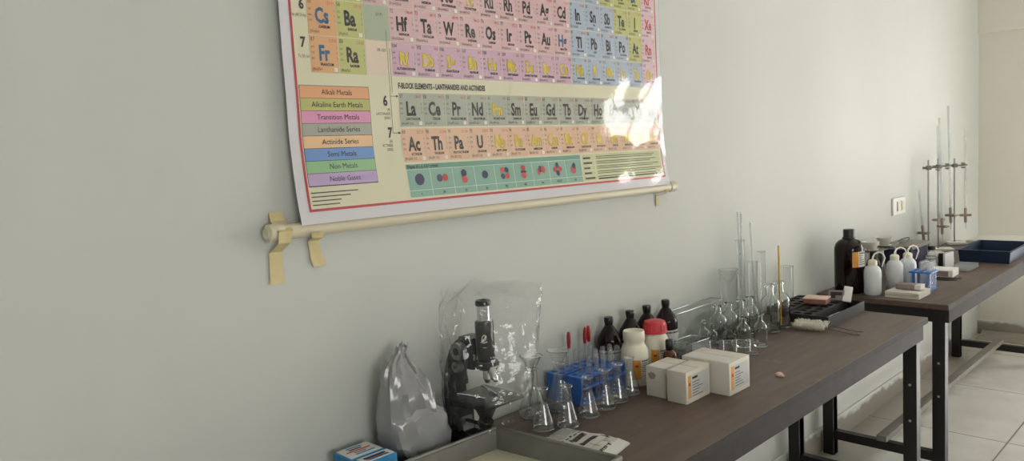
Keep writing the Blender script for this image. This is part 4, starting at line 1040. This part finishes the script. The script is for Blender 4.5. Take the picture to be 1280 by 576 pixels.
# ------------------------------------------------------------------ far table
bb = thing('amber_bottle', 'tallest dark brown bottle with black screw cap, on the further table', 'bottle', (.120, 3.414, TZ))
R, H = .0625, .286
MB().m('amber').lathe([(0, .001), (R * .93, .001), (R, .008), (R, H * .66), (R * .985, H * .71), (R * .90, H * .77), (R * .68, H * .825), (R * .42, H * .85), (R * .40, H * .875)], n=40).build('glass', bb, smooth=50)
MB().m('black').lathe([(0, H * .85), (R * .44, H * .85), (R * .44, H * .875), (R * .38, H * .88), (R * .385, H * .985), (R * .36, H), (0, H)], n=30).build('cap', bb)
mb = MB(); curved_label(mb, R, -1.00, -.55, H * .42, H * .66, 'orange', 8); curved_label(mb, R, -.55, .75, H * .42, H * .66, 'labelw', 14); label_print(mb, R, -.48, .7, H * .43, H * .65, 21, 6); mb.build('paper_label', bb, recalc=False)

def wash(label, loc, rz):
    t = thing('wash_bottle', label, 'bottle', loc, rz, 'white wash bottles')
    R, H = .0385, .150
    MB().m('milky').lathe([(0, .001), (R * .93, .001), (R, .006), (R, H * .66), (R * .95, H * .74), (R * .74, H * .82), (R * .47, H * .87), (R * .44, H * .885)], n=32, sx=.92).build('body', t, smooth=50)
    MB().m('ivory').lathe([(0, H * .875), (R * .50, H * .875), (R * .50, H * .99), (R * .36, H * 1.03), (R * .14, H * 1.04), (0, H * 1.04)], n=24).build('cap', t)
    pts = [(0, 0, H * 1.0), (.001, .0, H * 1.10), (.010, .004, H * 1.20), (.028, .012, H * 1.24), (.046, .020, H * 1.18), (.054, .024, H * 1.05), (.047, .022, H * .92), (.040, .018, H * .80)]
    P = []
    for i in range(len(pts) - 1):
        for k in range(3): P.append(V(pts[i]).lerp(V(pts[i + 1]), k / 3))
    P.append(V(pts[-1]))
    MB().m('white').tube(P, [.0040 - .0018 * i / len(P) for i in range(len(P))], 8).build('spout', t); return t
w0 = wash('white wash bottle beside the tallest dark bottle', (.2245, 3.404, TZ), .5)
dup(w0, (.254, 3.590, TZ), .5, 'white wash bottle behind the folded white pad', 'white wash bottles')
dup(w0, (.284, 3.672, TZ), .6, 'white wash bottle next to the blue rack of the further table', 'white wash bottles')
db = thing('amber_bottle', 'dark bottle with red and white label between the wash bottles', 'bottle', (.188, 3.515, TZ))
MB().m('amber').lathe([(0, .001), (.029, .001), (.031, .005), (.031, .115), (.027, .132), (.014, .147), (.012, .155)], n=28).build('glass', db, smooth=50)
MB().m('black').lathe([(0, .150), (.015, .150), (.015, .178), (0, .18)], n=22).build('cap', db)
mb = MB(); curved_label(mb, .031, -1.3, .9, .066, .092, 'redink', 12); curved_label(mb, .031, -1.3, .9, .048, .066, 'labelw', 12); mb.build('paper_label', db, recalc=False)

def pad():
    t = thing('folded_pad', 'folded off-white pad in plastic at the front of the further table', 'pad', (.286, 3.372, TZ), .0)
    vs = []; fs = []; nx, ny = 12, 10
    for lay, (z0, z1) in enumerate(((0, .013), (.0135, .027))):
        q = len(vs)
        for z in (z0, z1):
            for j in range(ny + 1):
                for i in range(nx + 1):
                    e = .003 * noise.noise((i * .7, j * .7, lay * 5)) * (1 if z == z1 else 0)
                    ed = 1 if (0 < i < nx and 0 < j < ny) else 0
                    vs.append((i / nx * .136 + .002 * noise.noise((j, lay, 1)), j / ny * .150 + .003 * noise.noise((i, lay, 7)), z + e * ed - (0.002 if z == z1 and not ed else 0)))
        W = (nx + 1); K = W * (ny + 1)
        for j in range(ny):
            for i in range(nx):
                a = q + j * W + i; fs.append((a, a + W, a + W + 1, a + 1)); a += K; fs.append((a, a + 1, a + W + 1, a + W))
        for i in range(nx): a = q + i; fs.append((a, a + 1, a + 1 + K, a + K)); a = q + ny * W + i; fs.append((a + 1, a, a + K, a + 1 + K))
        for j in range(ny): a = q + j * W; fs.append((a + W, a, a + K, a + W + K)); a += nx; fs.append((a, a + W, a + W + K, a + K))
    MB().m('carton').add(vs, fs).build('layers', t, smooth=40)
    return t
pad()
o = thing('card_box', 'small mauve grey box on the folded white pad', 'box', (.312, 3.425, TZ + .0305))
MB().m('mauve').box(0, .075, 0, .055, 0, .020, .001).build('body', o); MB().m('labelw').box(.0755, .100, 0, .055, 0, .020, .001).build('end_flap', o)
# blue rack with upturned tubes on the far table
rk = thing('test_tube_rack', 'blue stepped test tube stand on the further table', 'rack', (.335, 3.565, TZ))
MB().m('rackblue').box(0, .010, 0, .012, 0, .085, .001).build('post', rk); MB().m('rackblue').box(.060, .072, 0, .012, 0, .085, .001).build('post', rk)
MB().m('rackblue').box(0, .072, .080, .092, 0, .085, .001).build('end_panel', rk)
MB().m('rackblue').holes(-.012, .080, -.006, .096, 3, 4, .0092, .080, .086).build('top_plate', rk)
MB().m('rackblue').box(-.006, .076, -.004, .096, 0, .008, .001).build('base', rk)
for b in range(4):
    for a in (1, 2):
        x = .335 - .012 + (a + .5) * .092 / 3; y = 3.565 - .006 + (b + .5) * .102 / 4
        tube_at(x, y, TZ + .0085, 'upturned test tube, stepped blue stand, %s row, %s from near side' % (('', 'inner', 'outer')[a], ORD[b]), 'upturned tubes in the stepped stand')
# tripods with dishes
def tripod(label, loc):
    t = thing('tripod_stand', label, 'tripod', loc, 0, 'wire tripods')
    mb = MB().m('galv'); ring(mb, .050, .146, .0035, 24, 8); mb.build('ring', t)
    for k in range(3):
        a = .4 + k * 2 * PI / 3; MB().m('galv').cyl((.050 * math.cos(a), .050 * math.sin(a), .146), (.066 * math.cos(a), .066 * math.sin(a), .0), .0038, n=8).build('leg', t)
    mb = MB().m('wire').box(-.060, .060, -.060, .060, .1500, .1515); mb.m('porcelain').lathe([(0, .1522), (.035, .1522), (.035, .1516)], n=20); mb.build('gauze', t, smooth=None)
    return t
t0 = tripod('steel tripod holding the nearer china dish', (.098, 3.735, TZ)); dup(t0, (.096, 3.925, TZ), .3, 'steel tripod holding the farther china dish', 'wire tripods')
def china(label, loc):
    o = MB().m('porcelain'); R = .039
    o.lathe([(0, 0), (R * .42, 0), (R * .62, .006), (R * .88, .022), (R, .036), (R * 1.02, .038), (R * .95, .037), (R * .82, .023), (R * .55, .008), (0, .004)], n=32)
    return tag(o.build('evaporating_dish', smooth=50), label, 'dish', 'china dishes on tripods', loc)
c0 = china('white china evaporating dish on the nearer tripod', (.098, 3.735, TZ + .1523)); dup(c0, (.096, 3.925, TZ + .1523), 0, 'white china evaporating dish on the farther tripod', 'china dishes on tripods')
# dark crate with a board on it
cr_ = thing('plastic_crate', 'dark violet plastic crate under the grey board by the wall', 'crate', (.040, 4.08, TZ))
mb = MB().m('navydark'); W_, L_, H_ = .130, .26, .110
for i in range(8): mb.box(W_ - .004, W_, i * L_ / 8, i * L_ / 8 + .034, .02, H_ - .01); mb.box(0, .004, i * L_ / 8, i * L_ / 8 + .034, .02, H_ - .01)
for z in (0, H_ - .012): mb.box(W_ - .004, W_, 0, L_, z, z + .02 if z == 0 else H_); mb.box(0, .004, 0, L_, z, z + .02 if z == 0 else H_)
mb.box(.004, W_ - .004, 0, .004, 0, H_); mb.box(.004, W_ - .004, L_ - .004, L_, 0, H_); mb.box(.004, W_ - .004, .004, L_ - .004, 0, .004); mb.build('body', cr_, smooth=None)
o = MB().m('slab').box(0, .150, 0, .285, 0, .018, .002).build('grey_board'); tag(o, 'flat grey brown board lying on the dark crate', 'board', loc=(.032, 4.065, TZ + .1105))
tg = thing('crucible_tongs', 'black handled tongs lying on the grey board', 'tongs', (.100, 4.12, TZ + .133))
for s_ in (-1, 1): MB().m('black').tube([(0, .05 * 0, .004), (s_ * .016, .05, .008), (s_ * .018, .10, .014), (s_ * .004, .145, .016), (0, .15, .014)], .0030, 8).build('handle', tg)
MB().m('galv').tube([(0, 0, .004), (-.002, -.035, .0035), (.002, -.06, .0035)], .0028, 8).build('jaw', tg)
rb_ = thing('reagent_bottle', 'small frosted bottle with dark lid in front of the dark crate', 'bottle', (.226, 4.22, TZ))
gparts(rb_, 'body', [(0, .002), (.028, .002), (.030, .006), (.030, .06), (.022, .08), (.012, .088), (.012, .10)], n=26); MB().m('black').lathe([(0, .096), (.018, .096), (.018, .115), (0, .118)], n=22).build('lid', rb_)
mb = MB().m('milky').lathe([(0, .004), (.026, .004), (.0275, .008), (.0275, .055), (0, .055)], n=24); mb.build('contents', rb_)
# upright block, flat boxes, glass plates, tongs, pink roll
ub = thing('specimen_box', 'upright silvery box with a dark edge on the further table', 'box', (.262, 4.02, TZ), -.12)
MB().m('labelg').box(0, .020, .022, .130, 0, .088, .002).build('body', ub); MB().m('black').box(-.002, .022, .0, .0215, 0, .092, .001).build('spine', ub)
ub.location = (.285, 4.125, TZ); 
fb = thing('flat_box', 'flat white box with grey side among tongs on the further table', 'box', (.286, 3.962, TZ), .05)
MB().m('white').box(0, .105, 0, .12, 0, .034, .002).build('body', fb); mb = MB().m('mauve').box(.0, .085, -.0008, 0, .003, .030); mb.build('side_strip', fb, smooth=None)
GP = 'glass plates stacked'
for i in range(3):
    o = MB().m('plate').box(0, .085, 0, .190, 0, .006, .001).build('glass_plate', smooth=None); tag(o, ('bottom', 'middle', 'top')[i] + ' glass plate of the stack in front of the blue tray', 'plate', GP, (.322 + .004 * i, 4.17 + .006 * i, TZ + .0065 * i), .04 * i)
o = MB().m('pink'); o.cyl((0, 0, .017), (.06, .07, .017), .016, n=16); o = o.build('cloth_roll'); tag(o, 'small pink roll next to the blue tray', 'cloth', loc=(.205, 4.365, TZ))
for i, (x, y, a, lb) in enumerate(((.296, 3.905, .35, 'dark metal forceps lying nearest the table front edge'), (.286, 3.862, .20, 'dark metal forceps lying behind the other forceps'))):
    t = thing('forceps', lb, 'forceps', (x, y, TZ), a, 'forceps on the further table')
    for s_ in (-1, 1): MB().m('black').tube([(0, 0, .0032), (.05, s_ * .007, .0032), (.10, s_ * .006, .0032), (.145, s_ * .001, .0032)], [.003, .003, .0022, .0012], 6).build('arm', t)
# blue tray, white board behind
bt_ = thing('plastic_tray', 'navy blue rectangular plastic tray on the further table', 'tray', (.276, 4.495, TZ))
def traymesh(W, L, H, w, fl):
    mb = MB().m('navy'); vs = []; fs = []
    def rect(ox, z): return [(-ox, -ox, z), (W + ox, -ox, z), (W + ox, L + ox, z), (-ox, L + ox, z)]
    loops = [rect(-.006, 0), rect(0, H - .004), rect(fl, H - .004), rect(fl, H), rect(-w, H), rect(-.006 - w, w)]
    for l in loops: vs += l
    for k in range(len(loops) - 1): fs += [(k * 4 + i, k * 4 + (i + 1) % 4, (k + 1) * 4 + (i + 1) % 4, (k + 1) * 4 + i) for i in range(4)]
    fs += [(3, 2, 1, 0), (20, 21, 22, 23)]; return mb.add(vs, fs)
traymesh(.240, .44, .066, .004, .010).build('body', bt_, smooth=None)
wb = thing('white_box', 'wide flat white box behind the blue tray', 'box', (.185, 5.02, TZ))
MB().m('white').box(0, .34, 0, .30, 0, .038, .003).build('body', wb); MB().m('labelw').box(-.003, .343, -.003, .303, .0385, .052, .003).build('lid', wb)
# burettes on stands
def stand(loc, H, label, rz=0):
    t = thing('retort_stand', label, 'stand', loc, rz, 'burette stands in the corner')
    MB().m('white').box(-.04, .075, -.045, .045, 0, .016, .004).build('base', t)
    MB().m('galv').cyl((0, 0, .016), (0, 0, H), .0050, n=12).build('rod', t)
    c = MB().m('wire'); z = H - .045
    c.box(-.012, .012, -.022, .012, z - .012, z + .012, .003); c.cyl((.012, .0, z), (.070, 0, z), .0045, n=8)
    c.cyl((.048, -.018, z + .010), (.048, .03, z + .010), .006, n=8); c.cyl((.048, -.018, z - .014), (.048, .03, z - .014), .006, n=8); c.cyl((-.03, .0, z), (-.012, 0, z), .007, n=10)
    c.build('clamp', t); return t
stand((.072, 4.700, TZ), .545, 'burette stand nearest the switch plate', .5)
stand((.072, 4.880, TZ), .545, 'burette stand in the middle of the three', .5)
stand((.072, 5.205, TZ), .535, 'burette stand closest to the room corner', .5)
def burette(top, bot, label):
    p, q = V(bot), V(top); L = (q - p).length
    t = thing('burette', label, 'burette', p, 0, 'burettes in the corner'); t.rotation_euler = (q - p).to_track_quat('Z', 'Y').to_euler()
    gparts(t, 'tube', [(.0062, .06), (.0066, .07), (.0066, L - .004), (.0080, L)], n=16, key='glassrim')
    gparts(t, 'jet', [(.0014, -.06), (.0036, -.02), (.0040, 0)], n=12, key='glassrim')
    mb = MB().m('pipe'); mb.cyl((0, 0, -.02), (0, 0, .07), .0085, n=12); mb.cyl((-.030, 0, .025), (.030, 0, .025), .0085, n=12); mb.cyl((.030, -.016, .025), (.030, .016, .025), .005, n=8); mb.build('stopcock', t)
    return t
burette((.118, 4.735, 1.530), (.128, 4.755, .885), 'burette on the stand nearest the switch plate')
burette((.124, 4.880, 1.600), (.132, 4.905, .935), 'tallest burette, on the middle stand')
burette((.040, 4.985, 1.490), (.050, 4.975, .90), 'faint burette leaning by the wall, behind the middle stand')
burette((.118, 5.250, 1.460), (.126, 5.235, .905), 'burette on the stand closest to the room corner')
burette((.022, 4.700, 1.125), (.034, 4.740, .845), 'short burette propped on the wall, lowest of the five')
